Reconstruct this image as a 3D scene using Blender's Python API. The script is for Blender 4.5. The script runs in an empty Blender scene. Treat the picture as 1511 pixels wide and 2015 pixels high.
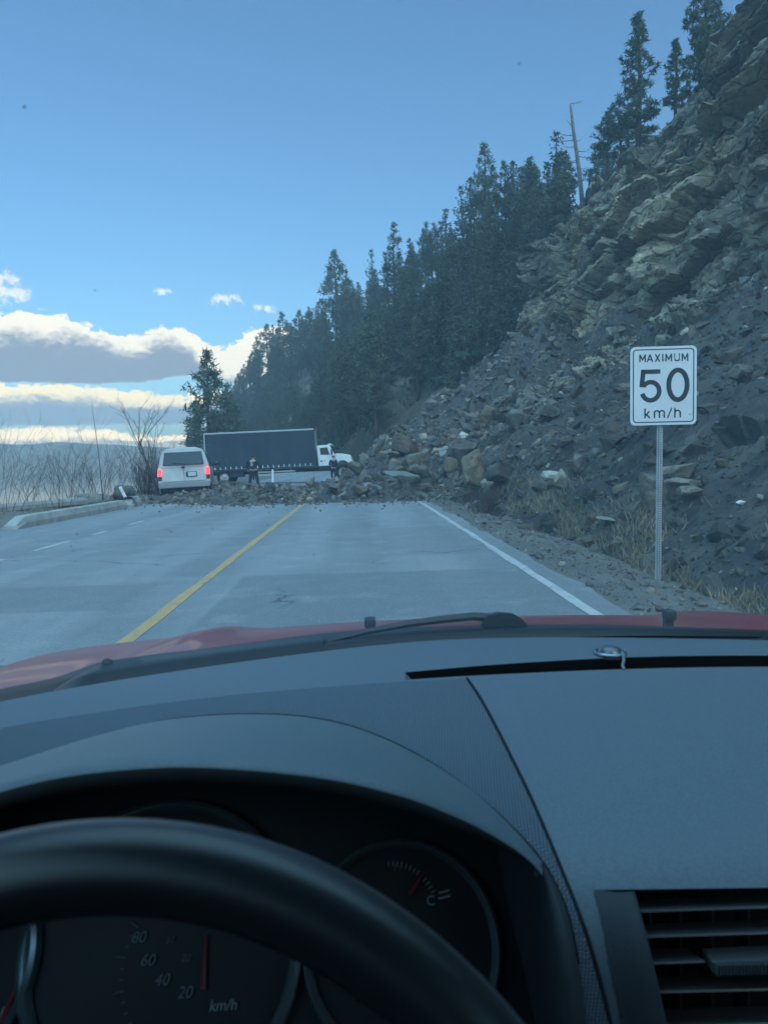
import bpy, bmesh, math, random
import numpy as np
from mathutils import Vector, Matrix, Euler
R = math.radians
SC = bpy.context.scene
COL = SC.collection

# ------------------------------------------------------------------ camera
F, CX, CY = 1500.0, 755.5, 1007.5          # focal length and centre of the 1511 x 2015 photograph
EYE = Vector((0, 0, 1.28))
YAW, PITCH, ROLL = R(1.865), R(3.81), R(1.5)
fw = Vector((math.sin(YAW) * math.cos(PITCH), math.cos(YAW) * math.cos(PITCH), -math.sin(PITCH)))
ru = Vector((math.cos(YAW), -math.sin(YAW), 0))
uu = ru.cross(fw)
rt = ru * math.cos(ROLL) - uu * math.sin(ROLL)
up = uu * math.cos(ROLL) + ru * math.sin(ROLL)
cam = bpy.data.cameras.new('camera')
co = bpy.data.objects.new('camera', cam)
COL.objects.link(co)
co.matrix_world = Matrix(((rt.x, up.x, -fw.x, EYE.x), (rt.y, up.y, -fw.y, EYE.y), (rt.z, up.z, -fw.z, EYE.z), (0, 0, 0, 1)))
cam.sensor_fit = 'VERTICAL'
cam.sensor_height = 36.0
cam.lens = F / 2015 * 36.0
cam.clip_start, cam.clip_end = 0.02, 40000
cam.dof.use_dof = True
cam.dof.focus_distance = 16.0
cam.dof.aperture_fstop = 13.0
SC.camera = co

# ------------------------------------------------------------------ light
SUN_AZ, SUN_EL = 150.0, 38.0               # degrees from the road's direction, and above the horizon
SKY_STRENGTH, SUN_STRENGTH, EXPOSURE = 0.12, 0.5, 0.60
w = bpy.data.worlds.new('World')
SC.world = w
w.use_nodes = True
SC.view_settings.view_transform = 'Standard'
SC.view_settings.look = 'None'
SC.view_settings.exposure = EXPOSURE
SC.view_settings.gamma = 1.0
SC.cycles.use_denoising = True
SC.cycles.max_bounces = 8
SC.cycles.diffuse_bounces = 4
SC.cycles.volume_bounces = 0
SC.cycles.transparent_max_bounces = 16
sun = bpy.data.lights.new('sun', 'SUN')
sun.energy = SUN_STRENGTH
sun.angle = R(35)
sun.color = (1.0, 0.94, 0.86)
so = bpy.data.objects.new('sun', sun)
COL.objects.link(so)
so.rotation_euler = (R(90 - SUN_EL), 0, R(180 - SUN_AZ))
so.location = (-20, 40, 30)


class NT:
    """small helper for node trees"""
    def __init__(s, tree):
        s.t = tree
        s.t.nodes.clear()

    def n(s, typ, **kw):
        nd = s.t.nodes.new(typ)
        for k, v in kw.items():
            setattr(nd, k, v)
        return nd

    def l(s, a, b):
        s.t.links.new(a, b)

    def val(s, sock, v):
        if hasattr(v, 'is_linked'):
            s.l(v, sock)
        else:
            sock.default_value = v

    def m(s, op, a, b=None, c=None, clamp=False):
        nd = s.n('ShaderNodeMath', operation=op, use_clamp=clamp)
        s.val(nd.inputs[0], a)
        if b is not None:
            s.val(nd.inputs[1], b)
        if c is not None:
            s.val(nd.inputs[2], c)
        return nd.outputs[0]

    def noise(s, vec, scale, detail=4.0, rough=0.55, dist=0.0, dims='3D'):
        nd = s.n('ShaderNodeTexNoise', noise_dimensions=dims)
        if vec is not None:
            s.l(vec, nd.inputs['Vector'])
        nd.inputs['Scale'].default_value = scale
        nd.inputs['Detail'].default_value = detail
        nd.inputs['Roughness'].default_value = rough
        nd.inputs['Distortion'].default_value = dist
        return nd.outputs[0]

    def mix(s, f, a, b, blend='MIX'):
        nd = s.n('ShaderNodeMix', data_type='RGBA', blend_type=blend)
        s.val(nd.inputs[0], f)
        for k, c in ((6, a), (7, b)):
            if hasattr(c, 'is_linked'):
                s.l(c, nd.inputs[k])
            else:
                nd.inputs[k].default_value = (*c[:3], 1)
        return nd.outputs[2]

    def sstep(s, x, a, b):
        nd = s.n('ShaderNodeMapRange', interpolation_type='SMOOTHSTEP')
        s.val(nd.inputs[0], x)
        nd.inputs[1].default_value, nd.inputs[2].default_value = a, b
        return nd.outputs[0]

    def xyz(s, x, y, z):
        nd = s.n('ShaderNodeCombineXYZ')
        for i, v in enumerate((x, y, z)):
            s.val(nd.inputs[i], v)
        return nd.outputs[0]


# ---- the sky: Nishita air plus cloud banks that stand at fixed compass directions
def build_sky():
    g = NT(w.node_tree)
    tc = g.n('ShaderNodeTexCoord').outputs['Generated']
    sep = g.n('ShaderNodeSeparateXYZ')
    g.l(tc, sep.inputs[0])
    az = g.m('MULTIPLY', g.m('ARCTAN2', sep.outputs[0], sep.outputs[1]), 57.2958)
    el = g.m('MULTIPLY', g.m('ARCSINE', sep.outputs[2]), 57.2958)
    sky = g.n('ShaderNodeTexSky', sky_type='NISHITA')
    sky.sun_disc = False
    sky.sun_elevation = R(SUN_EL)
    sky.sun_rotation = R(SUN_AZ)
    sky.altitude = 350
    sky.air_density = 1.2
    sky.dust_density = 2.0
    sky.ozone_density = 8.0
    col = g.mix(1.0, sky.outputs[0], (0.90, 1.07, 0.99), 'MULTIPLY')
    # unseen cloud added overhead and behind to brighten road and cabin; the view ahead is clear
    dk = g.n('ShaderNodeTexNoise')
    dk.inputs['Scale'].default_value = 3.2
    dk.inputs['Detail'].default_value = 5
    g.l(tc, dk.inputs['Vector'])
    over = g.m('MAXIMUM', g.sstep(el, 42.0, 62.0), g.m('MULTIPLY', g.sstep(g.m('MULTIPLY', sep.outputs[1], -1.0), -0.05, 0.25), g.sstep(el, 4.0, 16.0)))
    fill_cloud = g.mix(g.sstep(dk.outputs[0], 0.35, 0.7), (3.1, 7.9, 12.0), (6.0, 11.6, 15.6))
    col = g.mix(g.m('MULTIPLY', over, g.sstep(dk.outputs[0], 0.30, 0.46)), col, fill_cloud)
    # cloud coordinates: azimuth is wrapped smoothly, so banks can stand all round the horizon
    def fcurve(x, pts, lo, hi):
        """a height that changes with compass direction"""
        nd = g.n('ShaderNodeFloatCurve')
        cv = nd.mapping.curves[0]
        a0, a1 = pts[0][0], pts[-1][0]
        P_ = [((a - a0) / (a1 - a0), (v - lo) / (hi - lo)) for a, v in pts]
        cv.points[0].location, cv.points[-1].location = P_[0], P_[-1]
        for p in P_[1:-1]:
            cv.points.new(*p)
        nd.mapping.update()
        g.l(g.m('DIVIDE', g.m('SUBTRACT', x, a0), a1 - a0, clamp=True), nd.inputs['Value'])
        return g.m('ADD', g.m('MULTIPLY', nd.outputs[0], hi - lo), lo)

    def cloud(col, topc, basec, nscale, seed, shade, lit, rag, soft, litpos, litaz=None, power=1.0):
        v = g.xyz(g.m('ADD', g.m('MULTIPLY', az, 0.62), seed), el, seed * 3.7)
        big = g.noise(v, nscale * 0.5, 2.0, 0.5)
        bil = g.noise(v, nscale * 1.25, 3.0, 0.55, 0.4)
        fine = g.noise(v, nscale * 3.2, 5.0, 0.62, 0.5)
        bil = g.m('ABSOLUTE', g.m('SUBTRACT', bil, 0.5))          # rounded billows with creases between
        puff = g.m('ADD', g.m('ADD', g.m('MULTIPLY', g.m('SUBTRACT', big, 0.5), 2.0 * rag), g.m('MULTIPLY', g.m('SUBTRACT', 0.11, bil), 5.2 * rag)), g.m('MULTIPLY', g.m('SUBTRACT', fine, 0.5), 1.25 * rag))
        top, base = fcurve(az, topc, -2, 14), fcurve(az, basec, -2, 14)
        tmask = g.sstep(g.m('SUBTRACT', g.m('ADD', puff, top), el), -soft * 0.3, soft)
        bmask = g.sstep(g.m('SUBTRACT', el, g.m('ADD', g.m('MULTIPLY', puff, 0.22), base)), -soft, soft * 0.8)
        mask = g.m('MULTIPLY', g.m('MULTIPLY', tmask, bmask), power, clamp=True)
        h = g.m('MAXIMUM', g.m('SUBTRACT', top, base), 0.6)
        rel = g.m('DIVIDE', g.m('SUBTRACT', g.m('SUBTRACT', el, base), g.m('MULTIPLY', puff, 0.75)), h)
        rel = g.m('ADD', rel, g.m('ADD', g.m('MULTIPLY', g.m('SUBTRACT', fine, 0.5), 0.55), g.m('MULTIPLY', g.m('SUBTRACT', big, 0.5), 0.7)))
        if litaz:
            rel = g.m('ADD', rel, g.m('MULTIPLY', g.sstep(az, litaz[0], litaz[1]), litaz[2]))
        # light wraps the tops and rims the thin lower edge
        k = g.m('MAXIMUM', g.sstep(rel, litpos - 0.12, litpos + 0.26), g.m('MULTIPLY', g.sstep(bmask, 0.9, 0.25), 0.55))
        return g.mix(mask, col, g.mix(k, shade, lit))
    gry, gry2 = (1.9, 2.45, 3.1), (2.1, 2.95, 3.7)
    wht, crm = (6.9, 6.7, 5.7), (8.2, 7.3, 4.9)
    flat = lambda v: [(-75, v), (-30, v), (-10, v), (12, v)]
    col = cloud(col, [(-75, 2.6), (-26, 2.7), (-19, 2.9), (-15, 2.2), (-11, 2.6), (0, 2.0), (12, 1.5)], [(-75, 1.4), (-26, 1.5), (-15, 1.6), (0, 1.2), (12, 1.0)], 1.3, 4.2, (3.9, 4.3, 4.2), (12.5, 10.2, 6.2), 0.35, 0.4, 0.25, None, 0.9)
    col = cloud(col, [(-75, 5.2), (-26, 5.6), (-20, 5.75), (-16, 5.2), (-13, 5.0), (-10, 5.3), (-5, 4.6), (12, 3.4)], flat(3.0), 0.95, 9.1, gry2, crm, 0.42, 0.18, 0.55)
    col = cloud(col, [(-75, 9.0), (-34, 10.0), (-26, 10.2), (-20.5, 10.4), (-18.3, 9.7), (-16, 9.2), (-14.2, 9.9), (-12.2, 9.6), (-10.3, 8.7), (-9.2, 8.6), (-7.6, 9.7), (-5.5, 9.8), (-3, 7.0), (0, 3.0), (12, 0.0)],
                [(-75, 6.0), (-26, 5.9), (-16, 6.0), (-11, 6.5), (-9, 5.9), (-6, 5.8), (0, 5.4), (12, 5.0)], 0.85, 2.4, gry, wht, 0.46, 0.16, 0.60, (-13.2, -10.0, 0.55))
    # a few small fair-weather puffs
    for a, e, r, sd in ((-9.4, 11.9, 1.15, 1.3), (-6.35, 11.3, 0.75, 5.2), (-13.6, 12.3, 0.6, 7.7), (-24.6, 12.4, 1.7, 3.1), (-25.0, 11.4, 1.3, 8.8), (-23.2, 11.6, 1.3, 6.6)):
        v = g.xyz(g.m('ADD', az, sd * 7), el, sd)
        nz = g.noise(v, 1.7, 6.0, 0.62, 0.4)
        dx = g.m('DIVIDE', g.m('SUBTRACT', az, a), r)
        dy = g.m('DIVIDE', g.m('SUBTRACT', el, e), r * 0.42)
        d = g.m('SQRT', g.m('ADD', g.m('MULTIPLY', dx, dx), g.m('MULTIPLY', dy, dy)))
        k = g.sstep(g.m('SUBTRACT', g.m('MULTIPLY', g.m('SUBTRACT', nz, 0.5), 3.6), d), -1.15, -0.2)
        col = g.mix(g.m('MULTIPLY', k, 0.85), col, (6.0, 6.3, 6.0))
    # ground half of the sky ball stays dark
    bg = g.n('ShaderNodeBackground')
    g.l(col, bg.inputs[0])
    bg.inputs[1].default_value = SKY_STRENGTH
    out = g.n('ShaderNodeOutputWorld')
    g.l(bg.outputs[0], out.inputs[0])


build_sky()
w.cycles.sampling_method = 'MANUAL'
w.cycles.sample_map_resolution = 1024


# ------------------------------------------------------------------ pixel <-> world (photo pixels, 1511 x 2015)
def ray(px, py):
    return rt * ((px - CX) / F) + up * ((CY - py) / F) + fw


def at(px, py, Y):
    d = ray(px, py)
    return EYE + d * (Y / d.y)


def on_ground(px, py, z=0.0):
    d = ray(px, py)
    return EYE + d * ((z - EYE.z) / d.z)


def proj(p):
    v = Vector(p) - EYE
    z = v.dot(fw)
    return (CX + F * v.dot(rt) / z, CY - F * v.dot(up) / z)


# ------------------------------------------------------------------ noise in numpy
def _hash(ix, iy, iz, seed):
    h = (ix.astype(np.int64) * 374761393 + iy.astype(np.int64) * 668265263 + iz.astype(np.int64) * 2147483647 + seed * 1274126177) & 0xffffffff
    h = ((h ^ (h >> 13)) * 1274126177) & 0xffffffff
    h = ((h ^ (h >> 16)) * 2246822519) & 0xffffffff
    h = h ^ (h >> 15)
    return (h & 0xffffff).astype(np.float64) / 0xffffff


def vnoise(p, seed=0):
    p = np.asarray(p, float)
    i = np.floor(p).astype(np.int64)
    f = p - i
    f = f * f * f * (f * (f * 6 - 15) + 10)
    r = 0
    for dx in (0, 1):
        for dy in (0, 1):
            for dz in (0, 1):
                wgt = (f[..., 0] if dx else 1 - f[..., 0]) * (f[..., 1] if dy else 1 - f[..., 1]) * (f[..., 2] if dz else 1 - f[..., 2])
                r = r + wgt * _hash(i[..., 0] + dx, i[..., 1] + dy, i[..., 2] + dz, seed)
    return r * 2 - 1


def fbm(p, seed=0, oct=4, gain=0.5):
    p = np.asarray(p, float)
    a, s, n = 1.0, 0.0, 0.0
    for k in range(oct):
        s = s + a * vnoise(p * 2 ** k + 17.3 * k, seed + k)
        n += a
        a *= gain
    return s / n


def cells(p, seed=0):
    """(random value and tilted-plane offset of the nearest cell, distance, gap to the second) - blocky fracture"""
    p = np.asarray(p, float)
    i = np.floor(p).astype(np.int64)
    d1 = np.full(p.shape[:-1], 9.0)
    d2 = np.full(p.shape[:-1], 9.0)
    rv = np.zeros(p.shape[:-1])
    tl = np.zeros(p.shape[:-1])
    for dx in (-1, 0, 1):
        for dy in (-1, 0, 1):
            for dz in (-1, 0, 1):
                a, b, c = i[..., 0] + dx, i[..., 1] + dy, i[..., 2] + dz
                q = np.stack([a + _hash(a, b, c, seed), b + _hash(a, b, c, seed + 1), c + _hash(a, b, c, seed + 2)], -1)
                v = p - q
                d = np.sqrt((v ** 2).sum(-1))
                val = _hash(a, b, c, seed + 3)
                ti = (v * np.stack([_hash(a, b, c, seed + 4) - .5, _hash(a, b, c, seed + 5) - .5, _hash(a, b, c, seed + 6) - .5], -1)).sum(-1)
                new = d < d1
                d2 = np.where(new, d1, np.minimum(d2, d))
                rv = np.where(new, val, rv)
                tl = np.where(new, ti, tl)
                d1 = np.where(new, d, d1)
    return rv, tl, d1, d2 - d1


def smooth(x, a, b):
    t = np.clip((np.asarray(x, float) - a) / (b - a), 0, 1)
    return t * t * (3 - 2 * t)


# ------------------------------------------------------------------ mesh helpers
def tag(o, label=None, cat=None, group=None, kind=None):
    for k, v in (('label', label), ('category', cat), ('group', group), ('kind', kind)):
        if v:
            o[k] = v
    return o


def link(name, me, m=None, parent=None):
    o = bpy.data.objects.new(name, me)
    COL.objects.link(o)
    if m is not None and me is not None:
        me.materials.append(m)
    if parent is not None:
        o.parent = parent
    return o


def mesh(name, verts, faces, smooth_=True):
    me = bpy.data.meshes.new(name)
    me.from_pydata([tuple(v) for v in verts], [], [tuple(f) for f in faces])
    if smooth_:
        me.polygons.foreach_set('use_smooth', [True] * len(me.polygons))
    me.update()
    return me


def fast_mesh(name, verts, faces, smooth_=True):
    """verts (n,3) array; faces (m,k) array with constant k"""
    verts = np.asarray(verts, np.float32)
    faces = np.asarray(faces, np.int32)
    me = bpy.data.meshes.new(name)
    me.vertices.add(len(verts))
    me.vertices.foreach_set('co', verts.ravel())
    m_, k = faces.shape
    me.loops.add(m_ * k)
    me.loops.foreach_set('vertex_index', faces.ravel())
    me.polygons.add(m_)
    me.polygons.foreach_set('loop_start', np.arange(0, m_ * k, k, dtype=np.int32))
    me.polygons.foreach_set('use_smooth', np.full(m_, smooth_))
    me.update(calc_edges=True)
    me.validate()
    return me


def grid_faces(nu, nv, close_u=False):
    i, j = np.meshgrid(np.arange(nu if close_u else nu - 1), np.arange(nv - 1), indexing='ij')
    i2 = (i + 1) % nu
    return np.stack([i * nv + j, i2 * nv + j, i2 * nv + j + 1, i * nv + j + 1], -1).reshape(-1, 4)


def grid_mesh(name, P, smooth_=True, close_u=False, flip=False):
    nu, nv = P.shape[:2]
    f = grid_faces(nu, nv, close_u)
    if flip:
        f = f[:, ::-1]
    return fast_mesh(name, P.reshape(-1, 3), f, smooth_)


def obj(name, me, m=None, parent=None, **kw):
    o = link(name, me, m, parent)
    tag(o, **kw)
    return o


def empty(name, loc=(0, 0, 0), rz=0.0, **kw):
    o = bpy.data.objects.new(name, None)
    COL.objects.link(o)
    o.location = loc
    o.rotation_euler = (0, 0, rz)
    o.empty_display_size = 0.1
    return tag(o, **kw)


def set_colour(me, name, cols):
    """a per-vertex rock / leaf tint"""
    a = me.color_attributes.new(name, 'FLOAT_COLOR', 'POINT')
    c = np.ones((len(me.vertices), 4), np.float32)
    c[:, :3] = cols
    a.data.foreach_set('color', c.ravel())


class MB:
    """collects shapes into one mesh"""
    def __init__(s):
        s.v, s.f = [], []

    def add(s, verts, faces):
        b = len(s.v)
        s.v += [Vector(v) for v in verts]
        s.f += [tuple(b + i for i in f) for f in faces]
        return s

    def box(s, c, size, rot=None, bevel=0.0):
        sx, sy, sz = (d / 2 for d in size)
        if bevel <= 0:
            vs = [Vector((x * sx, y * sy, z * sz)) for x in (-1, 1) for y in (-1, 1) for z in (-1, 1)]
            fs = [(0, 1, 3, 2), (4, 6, 7, 5), (0, 4, 5, 1), (2, 3, 7, 6), (0, 2, 6, 4), (1, 5, 7, 3)]
        else:
            bm = bmesh.new()
            bmesh.ops.create_cube(bm, size=1)
            for v in bm.verts:
                v.co = Vector((v.co.x * size[0], v.co.y * size[1], v.co.z * size[2]))
            bmesh.ops.bevel(bm, geom=bm.edges[:], offset=bevel, segments=2, affect='EDGES', profile=0.6)
            bm.verts.index_update()
            vs = [v.co.copy() for v in bm.verts]
            fs = [tuple(v.index for v in f.verts) for f in bm.faces]
            bm.free()
        M = rot.to_matrix() if isinstance(rot, Euler) else (rot if rot is not None else Matrix.Identity(3))
        return s.add([M @ v + Vector(c) for v in vs], fs)

    def tube(s, pts, rad, n=8, cap=True):
        pts = [Vector(p) for p in pts]
        rs = rad if isinstance(rad, (list, tuple)) else [rad] * len(pts)
        vs, fs = [], []
        prev = None
        for i, p in enumerate(pts):
            t = (pts[min(i + 1, len(pts) - 1)] - pts[max(i - 1, 0)]).normalized()
            if prev is None:
                a = t.orthogonal().normalized()
            else:
                a = (prev - t * prev.dot(t))
                a = a.normalized() if a.length > 1e-6 else t.orthogonal().normalized()
            prev = a
            b = t.cross(a)
            for k in range(n):
                th = 2 * math.pi * k / n
                vs.append(p + (a * math.cos(th) + b * math.sin(th)) * rs[i])
        for i in range(len(pts) - 1):
            for k in range(n):
                k2 = (k + 1) % n
                fs.append((i * n + k, i * n + k2, (i + 1) * n + k2, (i + 1) * n + k))
        if cap:
            fs.append(tuple(range(n))[::-1])
            fs.append(tuple(range((len(pts) - 1) * n, len(pts) * n)))
        return s.add(vs, fs)

    def lathe(s, prof, M, n=24, close=False):
        """prof: (radius, height) pairs turned about local z, placed by the 4x4 matrix M"""
        vs, fs = [], []
        for r, h in prof:
            for k in range(n):
                th = 2 * math.pi * k / n
                vs.append(M @ Vector((r * math.cos(th), r * math.sin(th), h)))
        for i in range(len(prof) - 1):
            for k in range(n):
                k2 = (k + 1) % n
                fs.append((i * n + k, i * n + k2, (i + 1) * n + k2, (i + 1) * n + k))
        if close:
            fs.append(tuple(range(n))[::-1])
            fs.append(tuple(range((len(prof) - 1) * n, len(prof) * n)))
        return s.add(vs, fs)

    def prism(s, outline, M, depth):
        """2-D outline (x, y) extruded along local z from 0 to depth"""
        n = len(outline)
        vs = [M @ Vector((x, y, 0)) for x, y in outline] + [M @ Vector((x, y, depth)) for x, y in outline]
        fs = [tuple(range(n))[::-1], tuple(range(n, 2 * n))]
        fs += [(i, (i + 1) % n, n + (i + 1) % n, n + i) for i in range(n)]
        return s.add(vs, fs)

    def build(s, name, m=None, parent=None, smooth_=False, bevel=0, **kw):
        o = obj(name, mesh(name, s.v, s.f, smooth_), m, parent, **kw)
        if bevel:
            md = o.modifiers.new('b', 'BEVEL')
            md.width, md.segments, md.limit_method, md.angle_limit = bevel, 2, 'ANGLE', R(35)
        return o


def shade_auto(o, ang=35):
    me = o.data
    me.polygons.foreach_set('use_smooth', [True] * len(me.polygons))
    me.set_sharp_from_angle(angle=R(ang))
    return o


def lerp_curve(pts, n=None, xs=None):
    """a polyline resampled evenly along its length, Catmull-Rom smoothed"""
    P = np.asarray(pts, float)
    d = np.r_[0, np.cumsum(np.linalg.norm(np.diff(P, axis=0), axis=1))]
    out = []
    for s_ in np.linspace(0, d[-1], n):
        k = min(max(np.searchsorted(d, s_) - 1, 0), len(P) - 2)
        t = (s_ - d[k]) / (d[k + 1] - d[k])
        p0, p1, p2, p3 = P[max(k - 1, 0)], P[k], P[k + 1], P[min(k + 2, len(P) - 1)]
        m1 = (p2 - p0) / max(d[min(k + 1, len(P) - 1)] - d[max(k - 1, 0)], 1e-9) * (d[k + 1] - d[k])
        m2 = (p3 - p1) / max(d[min(k + 2, len(P) - 1)] - d[k], 1e-9) * (d[k + 1] - d[k])
        h = t
        out.append((2 * h ** 3 - 3 * h ** 2 + 1) * p1 + (h ** 3 - 2 * h ** 2 + h) * m1 + (-2 * h ** 3 + 3 * h ** 2) * p2 + (h ** 3 - h ** 2) * m2)
    return np.array(out)


# ------------------------------------------------------------------ materials
def mat(name, col, rough=0.6, spec=0.5, col2=None, nscale=3.0, bump=0.0, bscale=40.0, metal=0.0, emit=None, estr=0.0, coat=0.0, detail=5.0, tint=None, rnd=0.0, lo=0.35, hi=0.65):
    m = bpy.data.materials.new(name)
    m.use_nodes = True
    g = NT(m.node_tree)
    b = g.n('ShaderNodeBsdfPrincipled')
    out = g.n('ShaderNodeOutputMaterial')
    g.l(b.outputs[0], out.inputs[0])
    pos = g.n('ShaderNodeNewGeometry').outputs['Position']
    b.inputs['Roughness'].default_value = rough
    b.inputs['Specular IOR Level'].default_value = spec
    b.inputs['Metallic'].default_value = metal
    b.inputs['Coat Weight'].default_value = coat
    b.inputs['Coat Roughness'].default_value = 0.05
    c = None
    if col2 is not None:
        c = g.mix(g.sstep(g.noise(pos, nscale, detail, 0.6), lo, hi), col, col2)
    if tint:
        a = g.n('ShaderNodeAttribute', attribute_name=tint)
        c = g.mix(1.0, c if c is not None else col, a.outputs['Color'], 'MULTIPLY')
    if rnd:
        oi = g.n('ShaderNodeObjectInfo')
        k = g.m('ADD', 1 - rnd, g.m('MULTIPLY', oi.outputs['Random'], 2 * rnd))
        c = g.mix(1.0, c if c is not None else col, g.xyz(k, k, g.m('MULTIPLY', k, 0.98)), 'MULTIPLY')
    if c is not None:
        g.l(c, b.inputs['Base Color'])
    else:
        b.inputs['Base Color'].default_value = (*col, 1)
    if bump:
        bp = g.n('ShaderNodeBump')
        bp.inputs['Strength'].default_value = 1.0
        bp.inputs['Distance'].default_value = bump
        g.l(g.noise(pos, bscale, 6.0, 0.6), bp.inputs['Height'])
        g.l(bp.outputs[0], b.inputs['Normal'])
    if emit:
        b.inputs['Emission Color'].default_value = (*emit, 1)
        b.inputs['Emission Strength'].default_value = estr
    return m


random.seed(7)
RNG = np.random.default_rng(11)
# ================================================================== THE LAND
def bend(Y):
    """how far the road, the shore and the hill's foot have swung left at distance Y"""
    Y = np.asarray(Y, float)
    t = np.maximum(Y - 62, 0)
    return -0.27 * (np.sqrt(t * t + 45 ** 2) - 45)


def rough_mat(name, stops, scales, bump, bscale, rough=0.95, strata=None, tint=None, crack=0.0, spec=0.25):
    """earth and rock: colours mixed by several noises, strata stretched along a bedding plane"""
    m = bpy.data.materials.new(name)
    m.use_nodes = True
    g = NT(m.node_tree)
    b = g.n('ShaderNodeBsdfPrincipled')
    out = g.n('ShaderNodeOutputMaterial')
    g.l(b.outputs[0], out.inputs[0])
    b.inputs['Roughness'].default_value = rough
    b.inputs['Specular IOR Level'].default_value = spec
    pos = g.n('ShaderNodeNewGeometry').outputs['Position']
    vec = pos
    if strata:
        mp = g.n('ShaderNodeMapping')
        mp.inputs['Rotation'].default_value = strata[0]
        mp.inputs['Scale'].default_value = strata[1]
        g.l(pos, mp.inputs['Vector'])
        vec = mp.outputs[0]
    c = stops[0]
    for k, (cc, sc, lo, hi, use_s, amt) in enumerate(scales):
        n_ = g.noise(vec if use_s else pos, sc, 6.0, 0.62, 0.4)
        c = g.mix(g.m('MULTIPLY', g.sstep(n_, lo, hi), amt), c, cc)
    if crack:
        vo = g.n('ShaderNodeTexVoronoi', feature='DISTANCE_TO_EDGE')
        vo.inputs['Scale'].default_value = crack
        nz = g.n('ShaderNodeTexNoise')
        nz.inputs['Scale'].default_value = crack * 1.3
        nz.inputs['Detail'].default_value = 4
        g.l(vec, nz.inputs['Vector'])
        ad = g.n('ShaderNodeVectorMath', operation='MULTIPLY_ADD')
        g.l(nz.outputs[1], ad.inputs[0])
        ad.inputs[1].default_value = (0.7 / crack,) * 3
        g.l(vec, ad.inputs[2])
        g.l(ad.outputs[0], vo.inputs['Vector'])
        ck = vo.outputs['Distance']
    if tint:
        a = g.n('ShaderNodeAttribute', attribute_name=tint)
        c = g.mix(1.0, c, a.outputs['Color'], 'MULTIPLY')
    g.l(c, b.inputs['Base Color']) if hasattr(c, 'is_linked') else None
    h = g.noise(vec, bscale, 8.0, 0.65)
    if crack:
        h = g.m('ADD', h, g.m('MULTIPLY', g.sstep(ck, 0.0, 0.09), 0.5))
    bp = g.n('ShaderNodeBump')
    bp.inputs['Strength'].default_value = 1.0
    bp.inputs['Distance'].default_value = bump
    g.l(h, bp.inputs['Height'])
    g.l(bp.outputs[0], b.inputs['Normal'])
    return m


STR = ((0.16, -0.24, 0.2), (0.75, 0.6, 1.25))
M_rock = rough_mat('rock', [(0.092, 0.084, 0.074)], [
    ((0.17, 0.145, 0.11), 0.22, 0.45, 0.62, True, 1.0),
    ((0.055, 0.052, 0.05), 0.55, 0.52, 0.66, True, 0.85),
    ((0.15, 0.155, 0.125), 0.35, 0.5, 0.7, True, 0.7),
    ((0.28, 0.245, 0.195), 1.6, 0.57, 0.68, True, 0.8),
    ((0.19, 0.11, 0.065), 0.17, 0.6, 0.75, False, 0.6),
    ((0.03, 0.03, 0.031), 2.6, 0.55, 0.66, True, 0.85),
    ((0.20, 0.185, 0.16), 6.0, 0.6, 0.7, True, 0.6)], 0.30, 2.2, strata=STR, crack=0.9, tint='tint')
M_scree = rough_mat('scree', [(0.062, 0.058, 0.054)], [
    ((0.11, 0.098, 0.082), 0.45, 0.44, 0.62, True, 0.85),
    ((0.145, 0.128, 0.108), 1.1, 0.54, 0.67, True, 0.75),
    ((0.024, 0.024, 0.025), 1.6, 0.5, 0.65, False, 0.8),
    ((0.13, 0.125, 0.115), 7.0, 0.6, 0.68, False, 0.7),
    ((0.03, 0.03, 0.03), 16.0, 0.55, 0.65, False, 0.7)], 0.12, 5.0, strata=((0, 0, 0), (0.4, 1.5, 0.4)))
M_stone = rough_mat('loose_stone', [(0.15, 0.14, 0.125)], [
    ((0.24, 0.21, 0.17), 1.2, 0.45, 0.6, False, 0.7),
    ((0.075, 0.07, 0.068), 2.6, 0.5, 0.65, False, 0.8),
    ((0.30, 0.29, 0.27), 5.0, 0.6, 0.72, False, 0.6),
    ((0.06, 0.055, 0.05), 9.0, 0.56, 0.68, False, 0.6)], 0.09, 7.0, tint='tint')
M_soil = rough_mat('roadside_soil', [(0.125, 0.118, 0.105)], [
    ((0.175, 0.165, 0.145), 0.7, 0.45, 0.65, False, 0.9),
    ((0.075, 0.072, 0.066), 2.5, 0.5, 0.66, False, 0.8),
    ((0.15, 0.135, 0.10), 5.0, 0.55, 0.7, False, 0.6),
    ((0.19, 0.18, 0.17), 22.0, 0.62, 0.7, False, 0.7)], 0.03, 18.0)
M_forestfloor = rough_mat('forest_floor', [(0.075, 0.060, 0.045)], [
    ((0.045, 0.055, 0.035), 0.08, 0.45, 0.6, False, 0.9),
    ((0.11, 0.085, 0.062), 0.25, 0.5, 0.7, False, 0.8),
    ((0.028, 0.035, 0.024), 0.6, 0.5, 0.65, False, 0.8)], 0.5, 0.9, tint='tint')

# ---- ground sheet: road bench, ditch on the right, bank down to the lake on the left, on to the horizon
def shore(Y):
    return -10.4 + bend(Y) * 1.0


def ground_z(X, Y):
    X, Y = np.asarray(X, float), np.asarray(Y, float)
    q = X - bend(Y)
    nz = fbm(np.stack([X * 0.6, Y * 0.6, X * 0], -1), 5, 3)
    z = np.zeros_like(X)
    z = z - 0.13 * smooth(q, 2.5, 3.9) + 0.05 * nz * smooth(q, 2.5, 3.2)
    L = -q
    z = z + smooth(L, 7.9, 9.0) * (0.16 + 0.12 * nz)
    z = z - smooth(L, 10.2, 14.5) * 3.6
    z = z - smooth(L, 14, 60) * 6
    return z


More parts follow.
